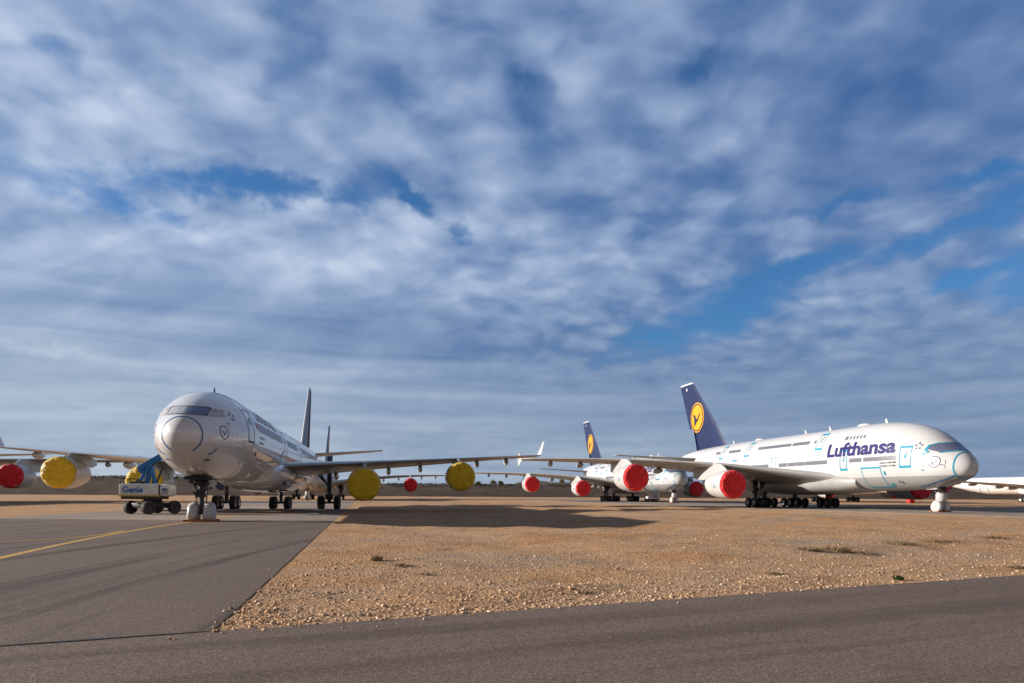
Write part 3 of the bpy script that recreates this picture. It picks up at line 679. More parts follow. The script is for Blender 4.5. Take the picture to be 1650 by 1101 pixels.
def nose_gear(plane, t, top, r, gap, wd, wrapped, chocks=None, cover=None, strut='gear', wrap_strut=False, tall=None):
    mb = MB(); mb.tube((t, 0, r), (t-0.15, 0, top), 0.13, 0.19, 16); mb.tube((t, -gap/2, r), (t, gap/2, r), 0.10, 0.10)
    mb.tube((t-0.05, 0, r+0.9), (t+1.6, 0, top), 0.09, 0.09); mb.tube((t-0.1, 0, r+0.55), (t+0.35, 0, r+0.95), 0.05); mb.tube((t+0.35, 0, r+0.95), (t-0.05, 0, r+1.3), 0.05)
    mb.box((t-0.2, 0, top-0.62), (0.35, 0.75, 0.30), bev=0.04); mb.tube((t-0.35, -0.30, r+1.05), (t-0.35, 0.30, r+1.05), 0.10); mb.path([(t-0.28, 0.22, r+0.4), (t-0.34, 0.28, r+1.2), (t-0.3, 0.3, top-0.4)], 0.035)
    mb.path([(t+0.1, -0.22, r+0.3), (t+0.05, -0.28, r+1.0), (t+0.15, -0.3, top-0.4)], 0.035)
    for k in range(16): mb.box((t+random.uniform(-.5, .4), random.uniform(-.6, .6), top-0.15-0.07*k+random.uniform(-.1, .1)), (random.uniform(.1, .3), random.uniform(.12, .34), random.uniform(.08, .24)), Matrix.Rotation(random.uniform(-.6, .6), 4, 'X'), bev=0.02)
    for k in range(6): mb.path([(t-0.35, random.uniform(-.3, .3), top-1.2-.1*k), (t-0.42, random.uniform(-.5, .5), top-0.7), (t-0.25, random.uniform(-.6, .6), top)], 0.028)
    g = mb.build('nose_landing_gear', M[strut], plane)
    for s_ in (-1, 1):
        wheel(g, t, s_*gap/2, r, r, wd)
    for s_ in (-1, 1):
        dm = MB(); dm.box((t+0.7, s_*0.62, top-0.28), (1.5, 0.05, 1.0), Matrix.Rotation(R(-14*s_), 4, 'X'), bev=0.02); dm.build('gear_door', M['wing_pale'], g)
    if wrapped:
        for s_ in (-1, 1): wheel_wrap(MB(), (t, s_*gap/2, r+0.02), r*1.03, wd*0.66, 3+s_).build('wheel_wrap', M[wrapped], g, angle=50)
    if wrap_strut:
        q = MB(); wrinkled(q, (t-0.08, 0, r*2+0.42), 0.52, 0.55, 0.62, 9); wrinkled(q, (t+0.1, 0, r*2-0.2), 0.42, 0.45, 0.45, 11); q.build('strut_wrap', M['wrap'], g, angle=50)
    if chocks:
        for s_ in (-1, 1):
            MB().box((t-r*0.80, s_*gap/2, 0.07), (0.30, 0.95, 0.13), bev=0.02).box((t+r*0.80, s_*gap/2, 0.07), (0.30, 0.95, 0.13), bev=0.02).build('wheel_chock', M['wood'], g)
    return g
def pylon_sheet(mb, pts, y0, th): pass

# ------------------------------------------------------------------ the double-deck airliner
FA = Fus([(0.6, 5.0, 5.0, 0.02), (0.67, 5.42, 4.55, 0.52), (0.87, 5.80, 4.18, 0.92), (1.32, 6.32, 3.82, 1.38), (2.05, 6.86, 3.48, 1.86), (3.42, 7.88, 3.04, 2.50), (4.8, 8.92, 2.72, 2.86), (6.4, 9.72, 2.60, 3.13), (8.7, 10.38, 2.48, 3.38),
          (11, 10.72, 2.42, 3.51), (14, 10.90, 2.40, 3.57), (44, 10.90, 2.40, 3.57), (50, 10.85, 3.0, 3.40), (55, 10.75, 4.1, 3.05), (60, 10.6, 5.6, 2.45), (65, 10.3, 7.1, 1.62), (69, 9.9, 8.1, 0.85), (71, 9.5, 8.7, 0.30)], 0.43, 2.12, 71)
WA = [(3.0, 18.0, 39.0, 4.10, 0.150), (9.0, 24.0, 39.6, 5.25, 0.135), (14.8, 28.7, 41.0, 6.15, 0.118), (25.7, 36.6, 45.2, 7.05, 0.105), (33, 42.2, 48.2, 7.35, 0.095), (38.8, 46.9, 50.9, 7.50, 0.09)]
FINA_U = [(15.0, 56.1, 67.05, 0.09), (24.0, 65.5, 71.4, 0.085)]
FINA_L = [(9.6, 51.3, 63.2, 0.095), (15.0, 56.1, 65.0, 0.095)]
FINA = [(9.6, 51.3, 64.0, 0.095), (15.0, 56.1, 67.05, 0.09), (24.0, 65.5, 71.4, 0.085)]
def fus_mesh(F, t0, t1, n):
    ts = [t0+(t1-t0)*(i/(n-1))**1.9 for i in range(n)]
    return MB().loft([F.ring(max(t, 0.0)) for t in ts])
def build_large():
    root = empty('airliner')
    fu = fus_mesh(FA, 1.62, 70.9, 110).build('fuselage', M['paint_large'], root, angle=60)
    MB().loft([FA.ring(0.6+1.02*(i/24)**2.0) for i in range(25)], True, False).build('radome', M['paint_large'], root, angle=60)
    q = MB(); q.loft([FA.ring(1.52, 80, 0.025), FA.ring(1.65, 80, 0.025)], False, False); q.build('radome_tape', M['tape'], fu)
    q = MB(); q.lathe([(0, 0.28), (0.5, 0.2), (0.8, 0.16), (0.78, 0.10), (0.3, 0.1)], (70.85, 0, 9.1), n=16); q.build('tail_nozzle', M['nozzle_metal'], fu)
    # belly fairing with the wing root blended in
    secs = []
    for i in range(30):
        u = i/29; t = 15.0+29.0*u; k = math.sin(math.pi*min(1, max(0, u)))**0.55; n = 40; ring = []
        for j in range(n):
            a = 2*math.pi*j/n; c, s_ = math.cos(a), math.sin(a)
            ring.append((t, (3.0+1.25*k)*math.copysign(abs(c)**0.75, c), 3.55+(1.0+0.55*k if s_ > 0 else 1.05+0.62*k)*math.copysign(abs(s_)**0.8, s_)))
        secs.append(ring)
    MB().loft(secs).build('belly_fairing', M['wing_grey'], root, angle=60)
    for sg in (1, -1):
        wg = wing_mesh(WA, sg).build('wing', M['wing_grey'], root, angle=50)
        wing_mesh(WA, sg, grow=0.025, upto=0.12).build('leading_edge', M['wing_pale'], wg, angle=60)
        for (y, L_) in ((7.0, 5.5), (11.5, 5.2), (18.0, 5.0), (22.5, 4.6), (29.5, 3.8), (34.0, 3.0)):
            te = np.interp(y, [k[0] for k in WA], [k[2] for k in WA])
            pod(MB(), (te-0.6, sg*y, wing_z(WA, y, te)-0.42), L_, 0.28, 0.48).build('flap_track_fairing', M['wing_grey'], wg, angle=60)
        fe = MB()
        fe.loft([[(46.9+dx*(1-u)+1.7*u, sg*(38.85+0.28*abs(u)), 7.38+1.25*u) for dx in (0, 1.2, 4.0)]+[(46.9+dx*(1-u)+1.7*u, sg*(38.95+0.28*abs(u)), 7.38+1.25*u) for dx in (4.0, 1.2, 0)] for u in (0, 0.5, 0.95)])
        fe.loft([[(47.2+dx*(1-u)+1.9*u, sg*(38.85+0.2*u), 7.34-1.05*u) for dx in (0, 1.2, 3.6)]+[(47.2+dx*(1-u)+1.9*u, sg*(38.95+0.2*u), 7.34-1.05*u) for dx in (3.6, 1.2, 0)] for u in (0, 0.5, 0.95)])
        fe.build('wingtip_fence', M['nacelle'], wg, smooth=False)
        bands = ((1.25, 0.05), (2.55, 0.05)) if sg > 0 else ((1.25, 0.05),)
        nm = M['nacelle'] if sg > 0 else M['navy_nacelle']
        e1 = engine(root, 23.6, sg*14.8, 3.25, 1.72, 1.98, 5.6, M['red'], [(25.4, 4.95, 5.2), (26.8, 4.6, 6.1), (29.2, 4.2, 6.4), (32.5, 3.9, 5.8), (35.5, 4.4, 5.6)], (nm, M['nozzle_metal'], M['wing_pale']), bands, 1.1, 5)
        e2 = engine(root, 31.2, sg*25.7, 4.22, 1.72, 1.98, 5.6, M['red'], [(33.0, 5.95, 6.2), (34.4, 5.6, 7.0), (37.0, 5.2, 7.2), (40.0, 5.0, 6.8), (42.0, 5.4, 6.6)], (nm, M['nozzle_metal'], M['wing_pale']), bands, 1.1, 8)
        for e, t0, y, z in ((e1, 23.6, sg*14.8, 3.25), (e2, 31.2, sg*25.7, 4.22)):
            if sg > 0:
                fr = MB()
                for p in frame(t0+1.6, t0+2.1, z-0.45, z+0.05, 0.07): fr.add([(a, y+1.985, b_) for a, b_ in p]+[(a, y+2.0, b_) for a, b_ in p], [(0, 1, 2, 3), (4, 5, 6, 7)])
                fr.build('cowl_patch', M['tape'], e, smooth=False)
        st = MB().loft([[(le+x*(te-le), sg*y, z+yy*tc*(te-le)) for x, yy in AFS] for y, le, te, z, tc in ((1.0, 58.5, 68.5, 8.6, .1), (8, 63.4, 69.6, 9.1, .09), (15.1, 68.0, 71.3, 9.65, .085))]).build('tailplane', M['wing_grey'], root, angle=50)
    fn = fin_mesh(FINA_U).build('fin', M['navy'], root, angle=50)
    fl = fin_mesh(FINA_L).build('fin_base', M['navy'], root, angle=50)
    cap = [(24.0, 65.5, 71.4, 0.085), (24.35, 66.3, 71.3, 0.06)]
    fin_mesh(cap, 3).build('fin_cap', M['nacelle'], fn, angle=50)
    q = MB(); q.loft([[(63.2, 0.28, 9.9), (63.2, -0.28, 9.9), (65.0, -1.3, 10.0)], [(65.0, 0.26, 14.85), (65.0, -0.26, 14.85), (66.8, -1.25, 14.9)]]); q.build('rudder', M['navy'], fl, smooth=False)
    for sg in (1, -1):
        ff = lambda off: (lambda u, v: (u, sg*(fin_y(FINA, u, v)+off), v))
        ec = (63.7, 17.0); er = 2.95
        clip = lambda P_: [(min(a, np.interp(b_, [9.6, 15, 24], [64.2, 67.0, 71.3])), b_) for a, b_ in P_]
        up = [[p for p in circ(ec[0], ec[1], er, 64)]]
        decal(None, 'emblem_disc', M['emblem_yellow'], fn, ff(0.02), [clip(up[0])], su=0.5, sv_=0.5)
        decal(None, 'emblem_ring', M['navy'], fn, ff(0.09), [[q_ for q_ in p] for p in ringp(ec[0], ec[1], er-0.24, 0.20, 64) if max(a for a, _ in p) < 66.6], su=0.5, sv_=0.5)
        decal(None, 'emblem_bird', M['navy'], fn, ff(0.09), crane(ec[0], ec[1], er*0.82, -1), su=0.4, sv_=0.4)
        decal(None, 'tail_lamp', M['nacelle'], fn, ff(0.03), [circ(68.3, 23.1, 0.32, 16)], su=0.5, sv_=0.5)
    # doors, windows and tape on both sides
    for sg in (1, -1):
        sd = lambda off: (lambda u, v: FA.side(u, v, sg, off))
        doors = [(6.65, 0.72, 5.2, 7.33), (16.5, 0.62, 5.2, 7.45), (32.1, 0.60, 5.2, 7.4), (43.6, 0.62, 5.2, 7.45), (21.9, 0.66, 8.15, 10.05), (40.2, 0.66, 8.2, 10.1), (48.6, 0.62, 8.2, 10.1)]
        for k, (c, hw, z0, z1) in enumerate(doors):
            dr = decal(FA, 'door', M['door_line'], fu, sd(0.012), frame(c-hw, c+hw, z0, z1, 0.045) + (stroke([(c-hw*0.2, z0+1.15), (c-hw*0.2, z0+1.7)], 0.16) if k != 2 else []))
            if sg > 0 or k < 2:
                tp = [rect(c-hw-0.07, c+hw+0.07, z1-0.06, z1+0.20), rect(c-hw-0.07, c+hw+0.07, z0-0.20, z0+0.07)]
                if k in (0, 1): tp += [rect(c-hw-0.07, c-hw+0.05, z0, z1), rect(c+hw-0.05, c+hw+0.07, z0, z1), rect(c-0.15, c+0.12, z0+0.9, z0+1.35)]
                if k == 2: tp = [rect(c-hw, c+hw, z1-0.02, z1+0.07), rect(c-hw-0.04, c-hw+0.03, z0+1.0, z1), rect(c+hw-0.03, c+hw+0.04, z0+1.0, z1)]
                if k >= 4: tp += [rect(c-hw-0.03, c-hw+0.03, z0, z1), rect(c+hw-0.03, c+hw+0.03, z0, z1), rect(c-0.1, c+0.08, z0+0.8, z0+1.3)]
                decal(FA, 'door_tape', M['tape'], fu, sd(0.024), tp)
            if k >= 4: decal(FA, 'slide_panel', M['tape'], fu, sd(0.02), frame(c-hw*0.75, c+hw*0.75, z0-1.0, z0-0.35, 0.06))
        decal(FA, 'cargo_door', M['door_line'], fu, sd(0.014), frame(10.2, 13.4, 2.85, 5.15, 0.05), sv_=0.1)
        decal(FA, 'door_tape', M['tape'], fu, sd(0.024), [rect(10.15, 13.45, 5.08, 5.27), rect(10.0, 13.3, 2.80, 2.92), rect(10.15, 10.27, 2.9, 5.1), rect(13.33, 13.42, 2.9, 5.1), rect(9.55, 9.85, 4.25, 4.72), rect(9.2, 9.45, 2.95, 3.35), rect(9.6, 9.9, 2.85, 3.2)], sv_=0.1)
        strips = [(22.95, 23.35, 8.93, 9.37), (24.4, 28.35, 8.93, 9.37), (28.7, 37.4, 8.93, 9.37), (42.7, 46.5, 8.93, 9.37), (49.6, 51.1, 8.93, 9.37), (7.8, 12.9, 5.98, 6.48), (13.2, 15.4, 5.98, 6.48), (19.7, 24.4, 5.98, 6.50), (24.5, 26.5, 5.98, 6.50), (26.6, 28.45, 5.98, 6.50), (28.6, 30.7, 5.98, 6.50), (33.4, 34.3, 5.98, 6.50), (34.35, 39.5, 5.98, 6.5), (45.0, 51.0, 5.98, 6.48)]
        for (a, b_, c, d_) in strips: decal(FA, 'window_cover', M['foil'], fu, sd(0.02), [rect(a, b_, c, d_)])
        for k in range(5): decal(FA, 'window_cover', M['foil'], fu, sd(0.02), [rect(13.4+k*0.62, 13.4+k*0.62+0.3, 8.95, 9.35)])
        decal(FA, 'window_cover', M['foil'], fu, sd(0.02), [rect(16.5, 17.05, 8.95, 9.4)])
        ttx = lambda a, b_, c, d_, s_, bold=0.0: text_bm(s_, *((-a, -b_) if sg > 0 else (b_, a)), c, d_, bold)
        tf = lambda off: ((lambda u, v: FA.side(-u, v, 1, off)) if sg > 0 else (lambda u, v: FA.side(u, v, -1, off)))
        decal(FA, 'title_lettering', M['navy_text'], fu, tf(0.03), bm=ttx(19.75, 8.0, 6.80, 8.58, 'Lufthansa', 0.034))
        decal(FA, 'type_lettering', M['dark_text'], fu, tf(0.03), bm=ttx(10.2, 7.8, 5.60, 5.83, 'Airbus A380-800', 0.01))
        decal(FA, 'type_lettering', M['dark_text'], fu, tf(0.03), bm=ttx(10.2, 7.8, 5.24, 5.47, 'Frankfurt am Main', 0.01))
        decal(FA, 'star_emblem', M['dark_text'], fu, sd(0.03), stars(5.25, 7.40, 0.50), su=0.2)
        decal(FA, 'crane_emblem', M['navy_text'], fu, sd(0.03), ringp(3.3, 5.55, 0.62, 0.06)+crane(3.3, 5.55, 0.5, -sg), su=0.2)
        for p_ in [rect(4.3, 4.65, 6.35, 6.62), rect(4.35, 4.65, 4.6, 4.75), rect(4.3, 4.6, 5.2, 5.26)]: decal(FA, 'sensor_tape', M['tape'], fu, sd(0.025), [p_], su=0.2)
        for p_ in [rect(4.0, 4.08, 6.45, 6.55), rect(2.25, 2.29, 4.8, 5.7), rect(2.4, 2.7, 5.15, 5.25), rect(4.05, 4.3, 5.32, 5.38), rect(7.1, 7.2, 7.5, 7.6), rect(7.7, 7.9, 3.2, 3.5), rect(8.1, 8.25, 3.3, 3.6)]: decal(FA, 'sensor_mark', M['dark_text'], fu, sd(0.025), [p_], su=0.2)
        decal(FA, 'bay_tape', M['tape_blue'], fu, sd(0.025), stroke([(1.7, 4.05), (2.4, 3.75), (3.6, 3.38), (5.0, 3.06), (6.2, 2.88)], 0.09), su=0.2, sv_=0.1)
    # windscreen under foil with tape round it
    fr = lambda off: (lambda u, v: FA.front(u, v, off))
    ws = [(0, 6.86), (1.15, 6.70), (1.95, 6.62), (2.30, 6.90), (2.34, 7.02), (2.06, 7.42), (1.4, 7.62), (0, 7.66)]
    decal(FA, 'windscreen_cover', M['foil_blue'], fu, fr(0.02), [ws, [(-a, b_) for a, b_ in ws][::-1]], su=0.15, sv_=0.12)
    tpl = stroke([(2.45, 6.98), (2.12, 7.44), (1.4, 7.66), (0, 7.70)], 0.09)+stroke([(0, 6.80), (1.15, 6.66), (1.95, 6.56)], 0.09)+[rect(2.38, 2.52, 6.6, 7.0)]
    decal(FA, 'windscreen_tape', M['tape'], fu, fr(0.03), tpl+[[(-a, b_) for a, b_ in p][::-1] for p in tpl], su=0.15, sv_=0.12)
    # antennas and domes along the crown
    for (t, kind) in ((12.8, 0), (17.0, 1), (23.5, 0), (29.0, 0), (41.5, 1), (49.5, 0)):
        tp = FA.dims(t)[0]; q = MB()
        if kind == 0: q.loft([[(t, -0.05, tp-0.1), (t+0.5, -0.05, tp-0.1), (t+0.5, 0.05, tp-0.1), (t, 0.05, tp-0.1)], [(t+0.42, -0.02, tp+0.55), (t+0.62, -0.02, tp+0.55), (t+0.62, 0.02, tp+0.55), (t+0.42, 0.02, tp+0.55)]])
        else: pod(q, (t, 0, tp), 2.6, 0.7, 0.32)
        q.build('antenna', M['nacelle'], fu)
    # landing gear
    nose_gear(root, 4.9, 3.3, 0.62, 0.95, 0.45, 'wrap', True, wrap_strut=True)
    for sg in (1, -1):
        bogie(root, 32.6, sg*6.1, 4.3, 2, 0.70, 1.70, 1.40, 0.52, 0.5, 'gear', None)
        g_ = bogie.last
        q = MB(); rr_ = random.Random(5)
        for k in range(26): q.box((32.2+rr_.uniform(-1.0, 1.4), sg*6.0+rr_.uniform(-0.7, 0.7), 2.0+rr_.uniform(-0.5, 2.2)), (rr_.uniform(.12, .5), rr_.uniform(.1, .4), rr_.uniform(.1, .5)), Matrix.Rotation(rr_.uniform(-.7, .7), 4, 'Y'), bev=0.03)
        for k in range(8): q.path([(32.6+rr_.uniform(-.5, .6), sg*6.1+rr_.uniform(-.4, .4), 1.2), (32.4+rr_.uniform(-.9, .9), sg*6.1+rr_.uniform(-.6, .6), 2.6), (32.5+rr_.uniform(-.9, .9), sg*6.1+rr_.uniform(-.8, .8), 4.4)], 0.045)
        q.build('gear_linkage', M['gear'], g_, angle=40)
        q = MB(); q.beam((31.4, sg*6.2, 2.6), (32.2, sg*6.2, 0.95), 0.16, 0.12); q.beam((31.2, sg*6.6, 3.6), (30.3, sg*6.9, 3.1), 0.9, 0.06); q.build('drag_brace', M['gear_pale'], g_, angle=40)
        MB().box((33.4, sg*7.0, 3.3), (2.4, 0.06, 1.9), Matrix.Rotation(R(-20*sg), 4, 'X'), bev=0.02).build('gear_door', M['wing_pale'], g_)
        bogie(root, 36.0, sg*2.65, 3.2, 3, 0.70, 1.65, 1.45, 0.52, 0, 'gear', None)
    return root
m_, t_, b_n, oc_ = material('unused_probe'); bpy.data.materials.remove(m_)
M['navy_nacelle'] = M['nacelle']

# ------------------------------------------------------------------ the slim long-range airliner
FB = Fus([(0, 5.05, 5.05, 0.02), (0.08, 5.38, 4.70, 0.38), (0.25, 5.64, 4.40, 0.66), (0.6, 5.96, 4.03, 1.00), (1.2, 6.32, 3.60, 1.42), (2.0, 6.76, 3.22, 1.83), (3.0, 7.30, 2.93, 2.18), (4.0, 7.72, 2.75, 2.42), (5.2, 8.05, 2.64, 2.63),
          (6.8, 8.22, 2.57, 2.78), (9, 8.25, 2.55, 2.82), (52, 8.25, 2.55, 2.82), (58, 8.2, 3.2, 2.6), (64, 8.05, 4.5, 2.0), (70, 7.75, 5.8, 1.15), (74, 7.35, 6.6, 0.4), (75, 7.1, 6.85, 0.15)], 0.5, 2.0, 75)
WB = [(2.4, 21.5, 36.6, 4.05, 0.13), (9.4, 27.4, 37.6, 4.72, 0.11), (19.3, 35.2, 41.6, 5.65, 0.095), (31.0, 44.6, 47.4, 6.75, 0.085)]
FINB = [(7.6, 58.8, 69.6, 0.10), (18.2, 70.2, 73.9, 0.09)]
def build_slim(covers):
    root = empty('airliner')
    fu = fus_mesh(FB, 0.7, 74.9, 100).build('fuselage', M['paint_slim'], root, angle=60)
    MB().loft([FB.ring(0.7*(i/24)**2.0) for i in range(25)], True, False).build('radome', M['paint_slim'], root, angle=60)
    n = 120; r0, r1 = FB.ring(0.62, n, 0.022), FB.ring(0.685, n, 0.022); q = MB(); keep = [i for i in range(n) if not (n*0.66 < i < n*0.84)]
    q.add(r0+r1, [(i, (i+1) % n, n+(i+1) % n, n+i) for i in keep]); q.build('radome_tape', M['tape_blue'], fu)
    secs = []
    for i in range(30):
        u = i/29; t = 18.5+24.0*u; k = math.sin(math.pi*u)**0.55; ring = []
        for j in range(40):
            a = 2*math.pi*j/40; c, s_ = math.cos(a), math.sin(a)
            ring.append((t, (2.3+0.95*k)*math.copysign(abs(c)**0.75, c), 3.5+(0.8+0.7*k if s_ > 0 else 0.95+0.75*k)*math.copysign(abs(s_)**0.8, s_)))
        secs.append(ring)
    bf = MB().loft(secs).build('belly_fairing', M['paint_slim'], root, angle=60)
    for sg in (1, -1):
        wg = wing_mesh(WB, sg).build('wing', M['wing_grey'], root, angle=50)
        wing_mesh(WB, sg, grow=0.02, upto=0.13).build('leading_edge', M['bare_metal'], wg, angle=60)
        for (y, L_) in ((6.2, 4.6), (11.8, 4.6), (15.4, 4.2), (22.4, 3.6), (26.4, 3.0)):
            te = np.interp(y, [k[0] for k in WB], [k[2] for k in WB])
            pod(MB(), (te-0.7, sg*y, wing_z(WB, y, te)-0.36), L_, 0.26, 0.46).build('flap_track_fairing', M['wing_pale'], wg, angle=60)
        wl = []
        for u in (0, 0.35, 0.7, 1.0):
            c = 2.6*(1-u)+1.0*u; le = 44.8+1.6*u; wl.append([(le+x*c, sg*(31.0+0.85*u)+yy*0.10*c, 6.70+1.95*u) for x, yy in AFS])
        MB().loft(wl).build('winglet', M['nacelle'], wg, angle=50)
        for k, (t0, y, zc) in enumerate(((24.4, sg*9.37, 2.62), (32.0, sg*19.3, 3.62))):
            py_ = [(t0+1.8, zc+1.32, zc+1.5), (t0+2.6, zc+1.1, zc+2.0), (t0+4.6, zc+0.8, zc+2.15), (t0+7.4, zc+0.7, zc+1.75), (t0+9.2, zc+1.0, zc+1.6)]
            engine(root, t0, y, zc, 1.36, 1.52, 4.9, M[covers], py_, (M['nacelle'], M['nozzle_metal'], M['wing_pale']), ((1.1, 0.03),), 0.85, 11+k*3+sg)
        MB().loft([[(le+x*(te-le), sg*y, z+yy*tc*(te-le)) for x, yy in AFS] for y, le, te, z, tc in ((0.6, 61.5, 69.8, 7.3, .1), (11.3, 68.4, 71.6, 8.5, .09))]).build('tailplane', M['wing_grey'], root, angle=50)
    fn = fin_mesh(FINB).build('fin', M['navy'], root, angle=50)
    MB().loft([[(np.interp(z, [7.6, 18.2], [58.8, 70.2])+x*c-0.03, math.copysign(abs(yy)*0.1*c/0.98+0.012, yy) if yy else 0, z) for x, yy in AFS if x < 0.075] for z, c in ((8.3, 10.1), (18.2, 3.8))], False, False, closed=False).build('fin_leading_edge', M['nacelle'], fn)
    MB().loft([[(te-d0, s1*(th+0.03), z) for d0, s1 in ((2.6*sc, 1), (0.12, 0.25), (0.12, -0.25), (2.6*sc, -1))] for z, te, th, sc in ((8.0, 69.9, 0.36, 1), (17.9, 73.8, 0.12, 0.45))], False, False).build('rudder', M['wing_grey'], fn, smooth=False)
    for sg in (1, -1):
        sd = lambda off: (lambda u, v: FB.side(u, v, sg, off))
        for (c, hw, z0, z1) in ((6.1, 0.60, 5.05, 7.05), (21.9, 0.56, 4.95, 6.98), (33.2, 0.45, 4.95, 6.7), (53, 0.56, 4.95, 6.98)):
            decal(FB, 'door', M['door_line'], fu, sd(0.012), frame(c-hw, c+hw, z0, z1, 0.05)+[rect(c-0.14, c+0.14, z0+1.1, z0+1.5)], su=0.3)
            decal(FB, 'door_tape', M['wing_pale'], fu, sd(0.016), [rect(c-hw-0.14, c-hw-0.04, z0-.1, z1+.1), rect(c+hw+0.04, c+hw+0.14, z0-.1, z1+.1)], su=0.3)
        decal(FB, 'sill_tape', M['dark_text'], fu, sd(0.02), [rect(5.45, 6.75, 4.97, 5.06)], su=0.3)
        decal(FB, 'overdoor_tape', M['tape_blue'], fu, sd(0.02), stroke([(5.3, 8.0), (6.0, 7.85), (6.6, 7.55), (7.1, 7.15), (7.4, 6.95)], 0.14), su=0.3, sv_=0.1)
        for (a, b_) in ((8.6, 12.2), (12.6, 20.2), (23.8, 31.0), (35.0, 41.0), (42.0, 51)):
            decal(FB, 'window_cover', M['foil_pale'], fu, sd(0.018), [rect(a, b_, 5.92, 6.50)])
        decal(FB, 'flag_mark', M['orange'], fu, sd(0.02), [rect(7.75, 8.15, 6.0, 6.45)])
        tf = (lambda off: (lambda u, v: FB.side(-u, v, 1, off))) if sg > 0 else (lambda off: (lambda u, v: FB.side(u, v, -1, off)))
        rg = lambda a, b_: (-b_, -a) if sg > 0 else (a, b_)
        decal(FB, 'title_lettering', M['faded_text'], fu, tf(0.02), bm=text_bm('Lufthansa', *rg(9.4, 18.6), 6.72, 7.75, 0.02))
        decal(FB, 'type_lettering', M['dark_text'], fu, tf(0.02), bm=text_bm('Airbus A340-600', *rg(8.4, 10.6), 5.42, 5.64, 0.012))
        decal(FB, 'type_lettering', M['dark_text'], fu, tf(0.02), bm=text_bm('Leverkusen', *rg(8.4, 10.0), 5.08, 5.30, 0.012))
        decal(FB, 'crane_emblem', M['dark_text'], fu, sd(0.02), ringp(2.2, 5.28, 0.40, 0.045)+crane(2.2, 5.28, 0.34, -sg), su=0.15, sv_=0.1)
        decal(FB, 'star_emblem', M['dark_text'], fu, sd(0.02), stars(3.5, 6.35, 0.32), su=0.15, sv_=0.1)
        for p_ in [circ(2.3, 6.62, 0.06, 12), circ(2.55, 6.58, 0.06, 12), circ(2.75, 5.85, 0.06, 12), circ(7.9, 4.45, 0.13, 10), rect(7.75, 8.2, 4.25, 4.4)]: decal(FB, 'sensor_mark', M['dark_text'], fu, sd(0.02), [p_], su=0.15, sv_=0.1)
        decal(FB, 'sensor_tape', M['tape_blue'], fu, sd(0.02), stroke([(1.45, 3.95), (1.6, 4.05), (1.75, 4.3)], 0.09), su=0.1, sv_=0.1)
        decal(FB, 'probe', M['dark'], fu, sd(0.03), stroke([(1.85, 3.70), (1.62, 3.64)], 0.08), su=0.1, sv_=0.08)
        decal(FB, 'side_window_cover', M['wrap'], fu, sd(0.015), [[(1.75, 6.15), (2.9, 6.22), (2.95, 6.5), (2.5, 6.72), (2.1, 6.70)]], su=0.15, sv_=0.1)
        pod(MB(), (22.3, sg*2.66, 2.72), 1.7, 0.10, 0.26).build('air_inlet_cover', M['tape_dark'], bf, angle=60)
        decal(FB, 'seal_tape', M['tape_blue'], fu, sd(0.02), stroke([(20.6, 5.35), (19.6, 5.05), (18.8, 4.6)], 0.12))
        decal(bf, 'landing_light', M['dark'], bf, (lambda u, v: (u, sg*3.26, v)), [circ(24.0, 3.6, 0.22, 14)])
    fr = lambda off: (lambda u, v: FB.front(u, v, off))
    pane = [(0.05, 6.20), (1.02, 6.17), (1.06, 6.70), (0.05, 6.72)]; sp = [(1.10, 6.17), (1.62, 6.22), (1.70, 6.66), (1.14, 6.70)]
    mir = lambda p: [(-a, b_) for a, b_ in p][::-1]
    decal(FB, 'windscreen_cover', M['foil_sunlit'], fu, fr(0.02), [pane], su=0.12, sv_=0.1); decal(FB, 'windscreen_cover', M['foil_blue'], fu, fr(0.02), [mir(pane)], su=0.12, sv_=0.1)
    decal(FB, 'side_window_cover', M['wrap'], fu, fr(0.02), [sp], su=0.12, sv_=0.1); decal(FB, 'side_window_cover', M['wrap'], fu, fr(0.02), [mir(sp)], su=0.12, sv_=0.1)
    decal(FB, 'windscreen_frame', M['door_line'], fu, fr(0.028), frame(-1.08, 1.08, 6.15, 6.75, 0.05), su=0.12, sv_=0.1)
    for (t, h_) in ((7.8, 0.5), (24.0, 0.45), (29.5, 0.3), (40, 0.45)):
        tp = FB.dims(t)[0]; MB().loft([[(t, -0.04, tp-0.1), (t+0.4, -0.04, tp-0.1), (t+0.4, 0.04, tp-0.1), (t, 0.04, tp-0.1)], [(t+0.34, -0.015, tp+h_), (t+0.48, -0.015, tp+h_), (t+0.48, 0.015, tp+h_), (t+0.34, 0.015, tp+h_)]]).build('antenna', M['dark_text'], fu)
    MB().box((4.9, 0, 2.66), (3.0, 1.25, 0.22), bev=0.05).build('gear_bay', M['dark'], fu)
    return root

def slim_gear(root, wrapped, mat=None):
    nose_gear(root, 5.0, 3.0, 0.55, 0.92, 0.44, wrapped, chocks=wrapped == 'wrap')
    for sg in (1, -1): bogie(root, 38.0, sg*5.35, 4.2, 2, 0.74, 1.95, 1.72, 0.60, 0.3)
    bogie(root, 39.6, 0, 3.0, 2, 0.70, 1.7, 1.55, 0.58)

def place(o, x, y, bearing): o.location = (x, y, 0); o.rotation_euler = (0, 0, R(90+bearing))
